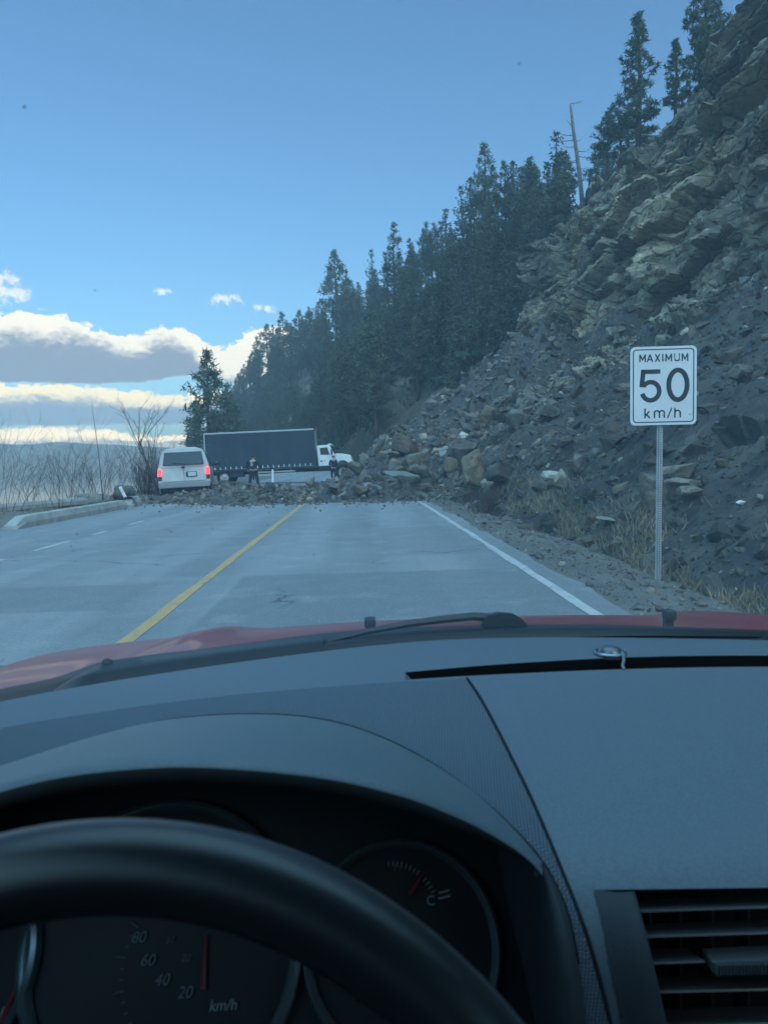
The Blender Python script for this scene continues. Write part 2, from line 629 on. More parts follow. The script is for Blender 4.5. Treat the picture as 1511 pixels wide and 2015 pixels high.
def nonuni(a, segs):
    out = [a]
    for end, step in segs:
        n = max(1, int(round((end - out[-1]) / step)))
        out += list(np.linspace(out[-1], end, n + 1)[1:])
    return np.array(out)


gx = nonuni(-26, [(-16, 0.8), (-9, 0.22), (2.3, 1.2), (6, 0.16), (20, 1.0), (60, 5), (200, 35), (900, 175)])
gl = nonuni(-1200, [(-900, 300), (-200, 175), (-26, 29)])
gx = np.r_[gl[:-1], gx]
gy = nonuni(-30, [(0, 3), (30, 0.25), (60, 0.6), (140, 3), (400, 13), (1000, 50), (1240, 240)])
Xq, Yq = np.meshgrid(gx, gy, indexing='ij')
Xw = Xq + bend(Yq)
P = np.stack([Xw, Yq, ground_z(Xw, Yq)], -1)
obj('ground', grid_mesh('ground', P), M_soil, kind='structure')

# ---- lake to the horizon
m = bpy.data.materials.new('lake_water')
m.use_nodes = True
g = NT(m.node_tree)
b = g.n('ShaderNodeBsdfPrincipled')
b.inputs['Base Color'].default_value = (0.03, 0.05, 0.06, 1)
b.inputs['Roughness'].default_value = 0.06
b.inputs['IOR'].default_value = 1.33
pos = g.n('ShaderNodeNewGeometry').outputs['Position']
bp = g.n('ShaderNodeBump')
bp.inputs['Distance'].default_value = 0.02
g.l(g.noise(pos, 0.8, 3.0, 0.6), bp.inputs['Height'])
g.l(bp.outputs[0], b.inputs['Normal'])
g.l(b.outputs[0], g.n('ShaderNodeOutputMaterial').inputs[0])
M_water = m
lv = [(-1260, -50, -2.2), (700, -50, -2.2), (700, 1260, -2.2), (-1260, 1260, -2.2)]
obj('lake', mesh('lake', lv, [(0, 1, 2, 3)]), M_water, kind='structure')

# ---- hills on the lake's far side
M_far = mat('far_hill', (0.34, 0.27, 0.22), 1.0, 0.1, (0.20, 0.17, 0.14), 0.006)
def far_hills(name, pts, Y, depth, seed, m, jag):
    P = lerp_curve([at(px, py, Y) for px, py in pts], 160)
    rows = []
    for k, (f, hh) in enumerate(((-0.25, 0.0), (-0.12, 0.45), (-0.04, 0.85), (0, 1.0), (0.1, 0.8), (0.5, -0.02))):
        q = P.copy()
        q[:, 1] += f * depth
        nz = fbm(np.stack([P[:, 0] / depth * 9, P[:, 0] * 0 + f * 9, P[:, 0] * 0], -1), seed, 4)
        q[:, 2] = -3 + (P[:, 2] + 3) * hh * (1 + jag * nz)
        rows.append(q)
    obj(name, grid_mesh(name, np.array(rows)), m, kind='structure')
far_hills('far_hills', [(-700, 890), (-400, 872), (-200, 880), (-60, 884), (20, 888), (110, 896), (170, 902), (225, 914), (262, 922), (330, 924), (460, 921)], 700, 250, 3, M_far, 0.10)
far_hills('distant_mountains', [(-700, 876), (-500, 862), (-250, 870), (-100, 868), (20, 874), (120, 869), (210, 874), (300, 878), (420, 884), (560, 890)], 1060, 300, 8, M_far, 0.06)

# ---- the road: asphalt sheet, 4 mm above the ground, with painted lines 4 mm above that
m = bpy.data.materials.new('asphalt')
m.use_nodes = True
g = NT(m.node_tree)
b = g.n('ShaderNodeBsdfPrincipled')
b.inputs['Specular IOR Level'].default_value = 0.4
pos = g.n('ShaderNodeNewGeometry').outputs['Position']
sp = g.n('ShaderNodeSeparateXYZ')
g.l(pos, sp.inputs[0])
X_, Y_ = sp.outputs[0], sp.outputs[1]
wob = g.m('MULTIPLY', g.m('SUBTRACT', g.noise(pos, 0.9, 3.0), 0.5), 0.5)
c = g.mix(g.sstep(g.noise(pos, 0.35, 5.0, 0.6), 0.35, 0.65), (0.165, 0.17, 0.175), (0.205, 0.21, 0.215))
# tyre-polished bands run along the lanes
tr = g.m('ABSOLUTE', g.m('SINE', g.m('MULTIPLY', g.m('ADD', X_, g.m('ADD', 0.05, g.m('MULTIPLY', wob, 0.3))), 1.72)))
c = g.mix(g.m('MULTIPLY', g.sstep(tr, 0.45, 0.95), 0.65), c, (0.25, 0.255, 0.262))
stx = g.n('ShaderNodeMapping')
stx.inputs['Scale'].default_value = (1.6, 0.10, 1)
g.l(pos, stx.inputs['Vector'])
c = g.mix(g.m('MULTIPLY', g.sstep(g.noise(stx.outputs[0], 1.0, 4.0), 0.42, 0.66), 0.45), c, (0.14, 0.145, 0.152))
def patch(c, x0, x1, y0, y1, colr, amt):
    wx, wy = g.m('ADD', X_, g.m('MULTIPLY', wob, 0.25)), g.m('ADD', Y_, g.m('MULTIPLY', wob, 0.35))
    k = g.m('MULTIPLY', g.m('MULTIPLY', g.sstep(wx, x0 - .04, x0 + .04), g.sstep(wx, x1 + .04, x1 - .04)), g.m('MULTIPLY', g.sstep(wy, y0 - .06, y0 + .06), g.sstep(wy, y1 + .06, y1 - .06)))
    return g.mix(g.m('MULTIPLY', k, amt), c, colr)
c = patch(c, -1.35, 1.9, 5.5, 8.75, (0.135, 0.14, 0.146), 0.75)
c = patch(c, 0.35, 1.85, 10.2, 14.5, (0.15, 0.155, 0.16), 0.55)
c = patch(c, -4.9, -2.2, 6.9, 8.4, (0.135, 0.14, 0.146), 0.7)
c = patch(c, -7.2, -4.4, 8.6, 12.5, (0.15, 0.155, 0.16), 0.5)
# pale dust where stones and wheels have ground along the edges
c = g.mix(g.m('MULTIPLY', g.sstep(g.noise(pos, 1.3, 5.0, 0.65), 0.52, 0.72), 0.5), c, (0.30, 0.30, 0.30))
spk = g.noise(pos, 42.0, 3.0, 0.7)
c = g.mix(g.m('MULTIPLY', g.sstep(spk, 0.56, 0.68), 0.6), c, (0.38, 0.38, 0.38))
c = g.mix(g.m('MULTIPLY', g.sstep(spk, 0.44, 0.32), 0.6), c, (0.08, 0.08, 0.083))
# cracks
vo = g.n('ShaderNodeTexVoronoi', feature='DISTANCE_TO_EDGE')
vo.inputs['Scale'].default_value = 0.33
va = g.n('ShaderNodeVectorMath', operation='MULTIPLY_ADD')
nz = g.n('ShaderNodeTexNoise')
nz.inputs['Scale'].default_value = 1.1
nz.inputs['Detail'].default_value = 6
g.l(pos, nz.inputs['Vector'])
g.l(nz.outputs[1], va.inputs[0])
va.inputs[1].default_value = (1.3, 1.3, 0)
g.l(pos, va.inputs[2])
g.l(va.outputs[0], vo.inputs['Vector'])
ck = g.sstep(vo.outputs['Distance'], 0.006, 0.001)
c = g.mix(g.m('MULTIPLY', g.m('MULTIPLY', ck, g.sstep(g.noise(pos, 0.25, 2.0), 0.5, 0.56)), 0.8), c, (0.03, 0.03, 0.03))
g.l(c, b.inputs['Base Color'])
g.l(g.m('ADD', 0.5, g.m('MULTIPLY', g.noise(pos, 2.5, 4.0), 0.3)), b.inputs['Roughness'])
bp = g.n('ShaderNodeBump')
bp.inputs['Distance'].default_value = 0.006
g.l(g.noise(pos, 75.0, 4.0, 0.7), bp.inputs['Height'])
g.l(bp.outputs[0], b.inputs['Normal'])
g.l(b.outputs[0], g.n('ShaderNodeOutputMaterial').inputs[0])
M_asphalt = m

def ribbon(x0, x1, y0, y1, z, step=0.5, jag=0.0, seed=1):
    ys = np.arange(y0, y1 + step * 0.5, step)
    e = fbm(np.stack([ys * 1.7, ys * 0, ys * 0], -1), seed, 3) * jag
    e2 = fbm(np.stack([ys * 1.7, ys * 0 + 9, ys * 0], -1), seed, 3) * jag
    a = np.stack([x0 + bend(ys) + e, ys, np.full_like(ys, z)], -1)
    b_ = np.stack([x1 + bend(ys) + e2, ys, np.full_like(ys, z)], -1)
    return np.stack([a, b_])
obj('road', grid_mesh('road', ribbon(-7.75, 2.17, -25, 160, 0.004, 0.35, 0.12)[::-1], False), M_asphalt, kind='structure')

def paint(name, col, wear):
    m = bpy.data.materials.new(name)
    m.use_nodes = True
    g = NT(m.node_tree)
    b = g.n('ShaderNodeBsdfPrincipled')
    b.inputs['Roughness'].default_value = 0.65
    pos = g.n('ShaderNodeNewGeometry').outputs['Position']
    k = g.m('ADD', g.m('MULTIPLY', g.noise(pos, 5.0, 6.0, 0.7), 0.6), g.m('MULTIPLY', g.noise(pos, 45.0, 4.0, 0.7), 0.45))
    g.l(g.mix(g.sstep(k, wear, wear + 0.13), col, (0.19, 0.19, 0.195)), b.inputs['Base Color'])
    bp = g.n('ShaderNodeBump')
    bp.inputs['Distance'].default_value = 0.005
    g.l(g.noise(pos, 75.0, 4.0, 0.7), bp.inputs['Height'])
    g.l(bp.outputs[0], b.inputs['Normal'])
    g.l(b.outputs[0], g.n('ShaderNodeOutputMaterial').inputs[0])
    return m
M_yellow = paint('yellow_paint', (0.47, 0.28, 0.095), 0.525)
M_white = paint('white_paint', (0.42, 0.42, 0.41), 0.515)
obj('centre_line_marking', grid_mesh('centre_line_marking', ribbon(-1.80, -1.685, -20, 150, 0.008, 0.25, 0.018, 3)[::-1]), M_yellow, kind='structure')
obj('edge_line_marking', grid_mesh('edge_line_marking', ribbon(1.835, 1.935, -20, 150, 0.008, 0.25, 0.03, 5)[::-1]), M_white, kind='structure')
for y0, y1 in ((10.4, 11.2), (12.2, 13.8), (14.9, 15.8), (17.2, 18.4)):
    obj('lane_dash_marking', grid_mesh('lane_dash_marking', ribbon(-5.22, -5.11, y0, y1, 0.008, 0.2, 0.02, int(y0))[::-1]), M_white, kind='structure')

# ---- the cliff: near profile swept to the nose of the rock cut, then turned away behind it
TT = [0, .12, .20, .28, .36, .40, .55, .70, .80, .90, .94, 1.0]
NEAR = [(3.8, -.2), (6.6, 1.0), (8.8, 2.0), (11.0, 3.0), (13.4, 4.2), (14.4, 6.4), (17.6, 14.2), (21.2, 20.6), (24.6, 26.2), (28.2, 31.4), (30.4, 33.2), (48, 37)]
NOSE = [(2.4, 44, -.2), (4.2, 50, 3.0), (7.2, 55, 5.1), (9.9, 62, 7.9), (16.2, 79, 12.6), (17.0, 80, 14.8), (18.9, 83.5, 18.9), (20.6, 86.5, 22.6), (24.2, 90, 26.6), (28.2, 94, 30.2), (30.2, 96, 32.2), (48, 105, 36)]
tt = np.r_[np.linspace(0, .28, 110), np.linspace(.282, .94, 360), np.linspace(.945, 1, 25)]
def cr(vals):
    a = np.asarray(vals, float)
    return np.stack([np.interp(tt, TT, a[:, k]) for k in range(a.shape[1])], -1)
nr, ns = cr(NEAR), cr(NOSE)
ynear = np.maximum(-8.0, nr[:, 0] * 0.7 - 14.0)
us = np.linspace(0, 1.0, 500)
ub = np.linspace(0, 1, 61)[1:]
P0 = np.stack([nr[:, 0], ynear, nr[:, 1]], -1)
base = [P0 * (1 - u) + ns * u for u in us]
back = np.stack([np.interp(tt, [0, .3, .4, 1], [3, 7, 16, 16]), np.interp(tt, [0, .3, .4, 1], [7, 14, 15, 15]), np.interp(tt, [0, .3, .4, 1], [-.5, -3.5, -2.5, 3])], -1)
base += [ns + back * k for k in ub]
S = np.array(base)                                   
dU = np.gradient(S, axis=0)
dV = np.gradient(S, axis=1)
for _ in range(30):                                  # soften the normals where the profile turns
    for D in (dU, dV):
        D[1:-1] = (D[:-2] + D[1:-1] * 2 + D[2:]) / 4
        D[:, 1:-1] = (D[:, :-2] + D[:, 1:-1] * 2 + D[:, 2:]) / 4
Nn = np.cross(dV, dU)
Nn /= np.linalg.norm(Nn, axis=-1, keepdims=True) + 1e-9
if Nn[100, 300, 0] > 0:
    Nn = -Nn
T2 = np.broadcast_to(tt[None, :], S.shape[:2])
edge_n = fbm(S * 0.22, 21, 3)
uu_ = np.r_[us, np.ones(60)][:, None]
rockm = smooth(T2 + 0.085 * edge_n + 0.17 * smooth(uu_, .30, .68) + 0.02 * (np.arange(len(S))[:, None] / len(S)), .295, .335) * (1 - 0.7 * smooth(T2, .93, .97))
Q = np.stack([S[..., 0] * 0.97 + S[..., 2] * 0.22, S[..., 1] * 0.98 - S[..., 2] * 0.10, S[..., 2] * 0.97 - S[..., 0] * 0.22 - S[..., 1] * 0.03], -1)
warp = np.stack([fbm(S * .3, 31, 3), fbm(S * .3, 41, 3), fbm(S * .3, 51, 3)], -1)
Qw = Q + warp * 0.5
c1, t1, d1, e1 = cells(Qw / np.array([6.0, 9.0, 3.6]), 60)
c2, t2, d2, e2 = cells(Qw / np.array([2.6, 4.4, 0.95]), 70)
c3, t3, d3, e3 = cells(Qw / np.array([0.8, 1.5, 0.36]), 80)
def block(c_, t_, e_, gap):
    """offset of a fracture block, eased to nothing in the crack round it"""
    return (c_ - .5 + t_) * smooth(e_, 0, gap)


c4, t4, d4, e4 = cells(Qw / np.array([0.45, 0.8, 0.24]), 85)
disp = rockm * (1.3 * fbm(S * .11, 90, 3) + 1.7 * block(c1, 2.0 * t1, e1, .03) + 0.62 * block(c2, 2.2 * t2, e2, .04) + 0.17 * block(c3, 2.0 * t3, e3, .06) + 0.05 * block(c4, 1.4 * t4, e4, .1) + 0.14 * fbm(S * 2.2, 95, 3)
                - 0.15 * smooth(e2, .05, 0.0) - 0.45 * smooth(e1, .03, 0.0) - .35)
gul = fbm(np.stack([S[..., 1] * .55 + S[..., 0] * .25, S[..., 0] * .06, S[..., 2] * .06], -1), 99, 4)
bk, bt, _, _ = cells(S / np.array([1.5, 1.5, 1.1]), 100)
lump = smooth(fbm(S * .16, 101, 3), .02, .35)
disp = disp + (1 - rockm) * (0.55 * gul + lump * (0.8 * (bk - .45) + 1.2 * bt) + 0.5 * fbm(S * .3, 96, 3) + 0.12 * fbm(S * 1.6, 97, 3) + 0.05 * fbm(S * 5, 98, 2)) * smooth(T2, 0, .05)
# long overhangs and ledges that run with the bedding
led = fbm(np.stack([Q[..., 0] * .05, Q[..., 1] * .07, Q[..., 2] * .55], -1) + warp * .25, 111, 3)
disp = disp + rockm * 0.45 * np.sign(led) * np.abs(led) ** 0.6
dsm = disp
Sd = S + Nn * dsm[..., None]
cliff_me = grid_mesh('cliff', Sd, False, flip=True)
# rock proper, and the loose scree below it
tintv = np.ones(S.shape)
pcl = np.array([[proj(p) for p in row] for row in S[::4, ::4]])
pcx = np.repeat(np.repeat(pcl, 4, 0), 4, 1)[:S.shape[0], :S.shape[1]]
fresh = np.exp(-((pcx[..., 0] - 1310) / 120) ** 2 - ((pcx[..., 1] - 440) / 110) ** 2)         # the scar the slide left: fresh buff rock
fresh = np.clip(fresh + .55 * np.exp(-((pcx[..., 0] - 1120) / 70) ** 2 - ((pcx[..., 1] - 660) / 60) ** 2) + .5 * smooth(fbm(S * .12 + 3, 120, 3), .1, .35), 0, 1)
k1 = (0.72 + 0.40 * c2 + 0.30 * (c3 - .5) + 0.2 * (c4 - .5)) * (1 - .45 * smooth(e2, .05, 0)) * (1 - .5 * smooth(e1, .04, 0))
tintv *= 1.5 * k1[..., None] * np.array([1.05, 1.0, .91])
tintv *= (1 + fresh[..., None] * np.array([.75, .66, .50]))
tintv *= (1 - (smooth(T2, .72, .95) * .22)[..., None])
set_colour(cliff_me, 'tint', tintv.reshape(-1, 3))
cliff = obj('cliff', cliff_me, M_rock, kind='structure')
cliff_me.materials.append(M_scree)
fm = rockm[:-1, :-1].ravel() + 0.22 * fbm(S[:-1, :-1] * 1.1, 130, 2).ravel()
cliff_me.polygons.foreach_set('material_index', (fm < 0.5).astype(np.int32))
sm = np.ones(len(fm), bool)
cliff_me.polygons.foreach_set('use_smooth', sm)
cliff_me.set_sharp_from_angle(angle=R(24))


def cliff_point(u, t):
    """surface point for u along the road (0..1) and t up the face (0..1)"""
    i = min(int(u * 499), 498)
    j = min(int(np.searchsorted(tt, t)), len(tt) - 1)
    return Sd[i, j], Nn[i, j]


# ---- the wooded hillside beyond, swinging left with the shore
TOE = [(420, 912, 84), (700, 905, 100), (640, 905, 135), (560, 903, 200), (500, 904, 270), (440, 906, 390), (385, 908, 560), (340, 910, 800)]
toe = [Vector((16, 80, -.3)), Vector((7, 90, -.3))] + [at(px, py, Y) for px, py, Y in TOE[1:]]
for v in toe:
    v.z = -0.3
RIDGE = [(1420, 330, 96), (1240, 380, 106), (1130, 420, 116), (1010, 465, 136), (900, 535, 165), (790, 600, 205), (700, 650, 250), (620, 690, 310), (540, 725, 390), (480, 770, 480), (420, 830, 620), (365, 880, 830)]
ridge = [at(px, py, Y) for px, py, Y in RIDGE]
tA = lerp_curve(toe, 260)
rA = lerp_curve(ridge, 260)
vv = np.r_[np.linspace(0, 1, 90), 1 + np.linspace(0, 1, 14)[1:]]
rowsH = []
for v in vv:
    if v <= 1:
        q = tA * (1 - v) + rA * v
        q[:, 2] = tA[:, 2] + (rA[:, 2] - tA[:, 2]) * (v ** 0.92)
    else:
        q = rA + np.array([90.0, 60.0, 6.0]) * (v - 1)
    rowsH.append(q)
H = np.array(rowsH).transpose(1, 0, 2)
dU = np.gradient(H, axis=0)
dV = np.gradient(H, axis=1)
Nh = np.cross(dU, dV)
Nh /= np.linalg.norm(Nh, axis=-1, keepdims=True) + 1e-9
if Nh[100, 40, 2] < 0:
    Nh = -Nh
V2 = np.broadcast_to(vv[None, :], H.shape[:2])
hd = (3.2 * fbm(H * .035, 140, 4) + 0.8 * fbm(H * .2, 141, 3)) * smooth(V2, 0, .12) * (1 - 0.6 * smooth(V2, .85, 1))
# bare rock gullies near the foot
pxs = np.array([[proj(p) for p in row] for row in H[:, ::1]])
bare = np.exp(-((pxs[..., 0] - 605) / 60) ** 2 - ((pxs[..., 1] - 795) / 50) ** 2) * 1.2
bare += np.exp(-((pxs[..., 0] - 800) / 60) ** 2 - ((pxs[..., 1] - 790) / 60) ** 2) * 0.8
bare += 0.2 * smooth(fbm(H * .05, 150, 3), .25, .5)
bare = np.clip(bare, 0, 1)
b1, bt1, _, _ = cells(H / np.array([5, 7, 3.0]) + warp[:1, :1] * 0, 160)
hd = hd + bare * (1.8 * (b1 - .5) + 2.0 * bt1)
Hd = H + Nh * hd[..., None]
hill_me = grid_mesh('hillside', Hd, True)
tv = np.ones(H.shape) * (0.8 + 0.4 * b1[..., None] * bare[..., None])
tv = tv * (1 + bare[..., None] * np.array([1.9, 1.55, 1.5]))
set_colour(hill_me, 'tint', tv.reshape(-1, 3))
obj('hillside', hill_me, M_forestfloor, kind='structure')


def hill_point(u, v):
    i, j = int(u * 259), int(v * 89)
    return Hd[i, j]


# ---- brush and young growth covering the forest floor
ru_ = np.random.default_rng(77)
nb_ = 5200
iu, iv = ru_.integers(8, 252, nb_), ru_.integers(1, 86, nb_)
Pb = Hd[iu, iv] + ru_.normal(0, .6, (nb_, 3)) * np.array([1, 1, .1])
kn = 9
cB = np.repeat(Pb, kn, 0) + ru_.normal(0, .42, (nb_ * kn, 3)) + np.array([0, 0, .35])
dB = ru_.normal(0, .7, (nb_ * kn, 3)) + np.array([0, 0, .7])
dB /= np.linalg.norm(dB, axis=1, keepdims=True)
sB = np.cross(dB, ru_.normal(0, 1, (nb_ * kn, 3)))
sB /= np.linalg.norm(sB, axis=1, keepdims=True)
LB = ru_.uniform(.4, 1.0, (nb_ * kn, 1))
VB = np.stack([cB - sB * LB * .16, cB + sB * LB * .16, cB + dB * LB], 1).reshape(-1, 3)
um = fast_mesh('undergrowth', VB, np.arange(len(VB)).reshape(-1, 3), False)
palette = np.array([[.9, .75, .62], [1.3, 1.0, .85], [.6, .72, .5], [.75, .6, .55]])
set_colour(um, 'tint', np.repeat(np.repeat(palette[ru_.integers(0, 4, nb_)] * ru_.uniform(.7, 1.25, (nb_, 1)), kn, 0), 3, 0))
obj('undergrowth', um, mat('brush', (0.10, 0.085, 0.07), 0.9, 0.2, (0.07, 0.062, 0.05), 0.6, tint='tint'), kind='stuff', label='brown and green brush covering the wooded hillside')
# ================================================================== ROCKS
def hull_rock(seed, n=16, sub=0, flat=1.0):
    """an angular broken stone about 1 m across: (verts, tris)"""
    r = random.Random(seed)
    bm = bmesh.new()
    sx, sy, sz = 0.5 * r.uniform(.8, 1.2), 0.5 * r.uniform(.55, .9), 0.5 * r.uniform(.45, .8) * flat
    for _ in range(n):
        v = Vector((r.gauss(0, 1), r.gauss(0, 1), r.gauss(0, 1))).normalized()
        q = max(abs(v.x), abs(v.y), abs(v.z))
        v = v * (1 / q) ** 0.55
        bm.verts.new((v.x * sx, v.y * sy, v.z * sz))
    res = bmesh.ops.convex_hull(bm, input=bm.verts[:])
    bmesh.ops.delete(bm, geom=[e for e in bm.verts if not e.link_faces], context='VERTS')
    if sub:
        bmesh.ops.bevel(bm, geom=bm.edges[:], offset=0.022, segments=1, affect='EDGES')
        for _ in range(sub):
            bmesh.ops.subdivide_edges(bm, edges=bm.edges[:], cuts=1, use_grid_fill=True)
    bmesh.ops.triangulate(bm, faces=bm.faces[:])
    bm.verts.index_update()
    V = np.array([v.co[:] for v in bm.verts])
    T = np.array([[v.index for v in f.verts] for f in bm.faces])
    bm.free()
    if sub:
        o = seed * 3.1
        V = V * (1 + 0.10 * fbm(V * 2.3 + o, seed, 3)[:, None]) + 0.035 * np.stack([fbm(V * 6 + o, seed + k, 3) for k in (1, 2, 3)], -1)
    return V, T


ROCKS = [hull_rock(100 + k, random.Random(k).choice((10, 12, 15, 18)), 0, random.Random(k + 50).uniform(.6, 1.1)) for k in range(14)]
BIGROCKS = [hull_rock(200 + k, random.Random(k).choice((9, 11, 13)), 2, random.Random(k + 70).uniform(.7, 1.15)) for k in range(10)]


def rand_rot(r, tilt=0.6):
    return np.array(Euler((r.gauss(0, tilt), r.gauss(0, tilt), r.uniform(0, 6.283))).to_matrix())


def stone_tint(r):
    k = 0.55 + 0.75 * r.random() ** 1.4
    if r.random() < 0.10:
        k *= 1.7
    wm = r.uniform(-.08, .16)
    return np.array([k * (1 + wm), k, k * (1 - wm * 0.9)])


def merged_rocks(name, items, m):
    """items: (position, size, rotation, tint)"""
    Vs, Ts, Cs, b = [], [], [], 0
    for k, (p, s_, rot, tn) in enumerate(items):
        V, T = ROCKS[k % len(ROCKS)]
        Vs.append((V * s_) @ rot.T + p)
        Ts.append(T + b)
        Cs.append(np.broadcast_to(tn, V.shape))
        b += len(V)
    me = fast_mesh(name, np.concatenate(Vs), np.concatenate(Ts), False)
    set_colour(me, 'tint', np.concatenate(Cs))
    return me


# ---- the slide: height of the debris lying on the road bench
def slide_front(X):
    return 24.2 + 0.9 * fbm(np.stack([X * .8, X * 0, X * 0 + 3], -1), 300, 3) + 2.6 * smooth(-X, 3.2, 7.0)


def slide_h(X, Y):
    X, Y = np.asarray(X, float), np.asarray(Y, float)
    A = np.interp(X, [-8.6, -7.6, -5, -3.5, -1.5, 0, 1.2, 3.5, 6, 9, 13], [0, .25, .40, .28, .34, .95, 2.2, 3.5, 4.9, 7.0, 9.2])
    L = np.interp(X, [-4, -1, 1, 4, 9], [1.6, 2.6, 7.0, 9.5, 9.5])
    d = Y - slide_front(X)
    up_ = 1 - np.exp(-np.maximum(d, 0) / L)
    end = np.interp(X, [-8, -1, .5, 2, 9], [32.5, 35, 43, 54, 62])
    dn = 1 - smooth(Y, end - 3.5, end + 3)
    n1 = fbm(np.stack([X * .55, Y * .55, X * 0], -1), 310, 3)
    n2 = fbm(np.stack([X * 1.7, Y * 1.7, X * 0], -1), 311, 3)
    h = A * up_ * dn + .85 * np.exp(-((X + 5.75) / .95) ** 2 - ((Y - 32.8) / 1.5) ** 2)
    h = h * (1 + .38 * n1) + .16 * n2 * smooth(d, 0, 1) * dn
    kk, kt, _, _ = cells(np.stack([X * .75, Y * .75, X * 0], -1), 312)
    h = h + (.75 * (kk - .5) + .8 * kt) * smooth(X, .5, 4) * smooth(d, .5, 4) * dn
    lip = smooth(d, -.15, .25) * dn
    return np.where(d > -.2, np.maximum(h, 0.02) * lip, 0) - 0.12 * (1 - lip)


xs, ys = np.arange(-9.2, 13.5, .16), np.arange(22.5, 66, .2)
Xg, Yg = np.meshgrid(xs, ys, indexing='ij')
hz = slide_h(Xg, Yg)
debris_me = grid_mesh('rubble', np.stack([Xg, Yg, hz], -1), True)
M_debris = rough_mat('rubble_earth', [(0.075, 0.070, 0.064)], [
    ((0.12, 0.112, 0.10), 1.4, 0.45, 0.62, False, 0.8),
    ((0.055, 0.052, 0.05), 2.2, 0.5, 0.64, False, 0.85),
    ((0.23, 0.22, 0.205), 6.0, 0.58, 0.68, False, 0.7),
    ((0.04, 0.04, 0.04), 11.0, 0.56, 0.66, False, 0.7)], 0.10, 5.0)
# drop cells with no debris so the sheet never lies under the road
keep = (np.maximum.reduce([hz[:-1, :-1], hz[1:, :-1], hz[:-1, 1:], hz[1:, 1:]]) > -0.05).ravel()
ff = grid_faces(len(xs), len(ys))[keep]
debris_me = fast_mesh('rubble', np.stack([Xg, Yg, hz], -1).reshape(-1, 3), ff, True)

r = random.Random(5)
small, chosen = [], []
# rubble stones: dense, sizes by a power law
while len(small) < 12500:
    X, Y = r.uniform(-8.8, 13), r.uniform(23, 64)
    if r.random() > (26.0 / Y) ** 1.2:
        continue
    h = float(slide_h(X, Y))
    if h < 0.012:
        continue
    s_ = min(0.055 * (1 - r.random()) ** -0.55, 0.34)
    if X > 1:
        s_ = min(s_ * 1.9, .7)
    small.append((np.array([X, Y, h + s_ * .12]), s_, rand_rot(r), stone_tint(r) * 1.0))
# chips thrown on ahead of the slide
for _ in range(260):
    X = r.uniform(-7.4, 2.8)
    d = r.expovariate(1.1)
    small.append((np.array([X, float(slide_front(np.array(X))) - d, .02]), r.uniform(.03, .09) if d > .5 else r.uniform(.05, .17), rand_rot(r), stone_tint(r)))
rub = merged_rocks('rubble', small, M_stone)
bm = bmesh.new()
bm.from_mesh(rub)
nb = len(bm.faces)
bm.from_mesh(debris_me)
bm.to_mesh(rub)
bm.free()
rub.materials.append(M_stone)
rub.materials.append(M_debris)
mi = np.zeros(len(rub.polygons), np.int32)
mi[nb:] = 1
rub.polygons.foreach_set('material_index', mi)
sm = np.zeros(len(rub.polygons), bool)
sm[nb:] = True
rub.polygons.foreach_set('use_smooth', sm)
obj('rubble', rub, kind='stuff', label='broken stone and dirt of the slide, lying across the road')

# scree chips on the slope below the rock face
items = []
while len(items) < 21000:
    u, t = r.random() ** 1.5 * 0.85, r.uniform(0.0, .37)
    p, n_ = cliff_point(u, t)
    if p[0] > 0.62 * p[1] + 1 and r.random() < .8:
        continue
    s_ = min(0.045 * (1 - r.random()) ** -0.55, 0.55)
    if p[1] < 14:
        s_ *= 0.75
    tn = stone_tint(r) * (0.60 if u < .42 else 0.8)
    if r.random() < .02:
        tn = np.array([2.6, 2.7, 2.7])
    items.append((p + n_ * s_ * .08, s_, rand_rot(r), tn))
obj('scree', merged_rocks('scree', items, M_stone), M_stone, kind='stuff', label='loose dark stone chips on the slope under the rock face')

# ---- boulders one can pick out
def rock_obj(name, k, p, size, rot, tint, label, group=None, big=True, cat='boulder'):
    V, T = (BIGROCKS if big else ROCKS)[k % len(BIGROCKS if big else ROCKS)]
    me = fast_mesh(name, V * np.asarray(size), T, False)
    set_colour(me, 'tint', np.broadcast_to(np.asarray(tint, float), V.shape))
    if big:
        me.polygons.foreach_set('use_smooth', [True] * len(me.polygons))
        me.set_sharp_from_angle(angle=R(28))
    o = obj(name, me, M_stone, label=label, cat=cat, group=group)
    o.location = p
    o.rotation_euler = rot
    return o


DG0 = bpy.context.evaluated_depsgraph_get()


def on_slide(px, py, fwd_=0.0):
    """the point of rubble or slope that a photo pixel shows, and its distance"""
    d = ray(px, py).normalized()
    ok, loc, n_, i_, o_, m_ = SC.ray_cast(DG0, EYE, d)
    return loc - d * fwd_


def boulder(k, px, py, wpx, hpx, dep, rot, tint, label, cat='boulder', rise=0.0):
    """a boulder wpx by hpx photo pixels in size, its foot where the pixel (px, py) meets the slope"""
    p = on_slide(px, py)
    m_ = p.y / F
    w_, h_ = wpx * m_ * 1.3, hpx * m_ * 1.35
    p = p - ray(px, py).normalized() * (.25 * w_) + Vector((0, 0, h_ * (.34 + rise)))
    return rock_obj('boulder' if cat == 'boulder' else 'rock', k, p, (w_ * 1.05, w_ * dep * 1.2, h_ * 1.3), rot, tuple(.78 * t for t in tint), label, None, True, cat)


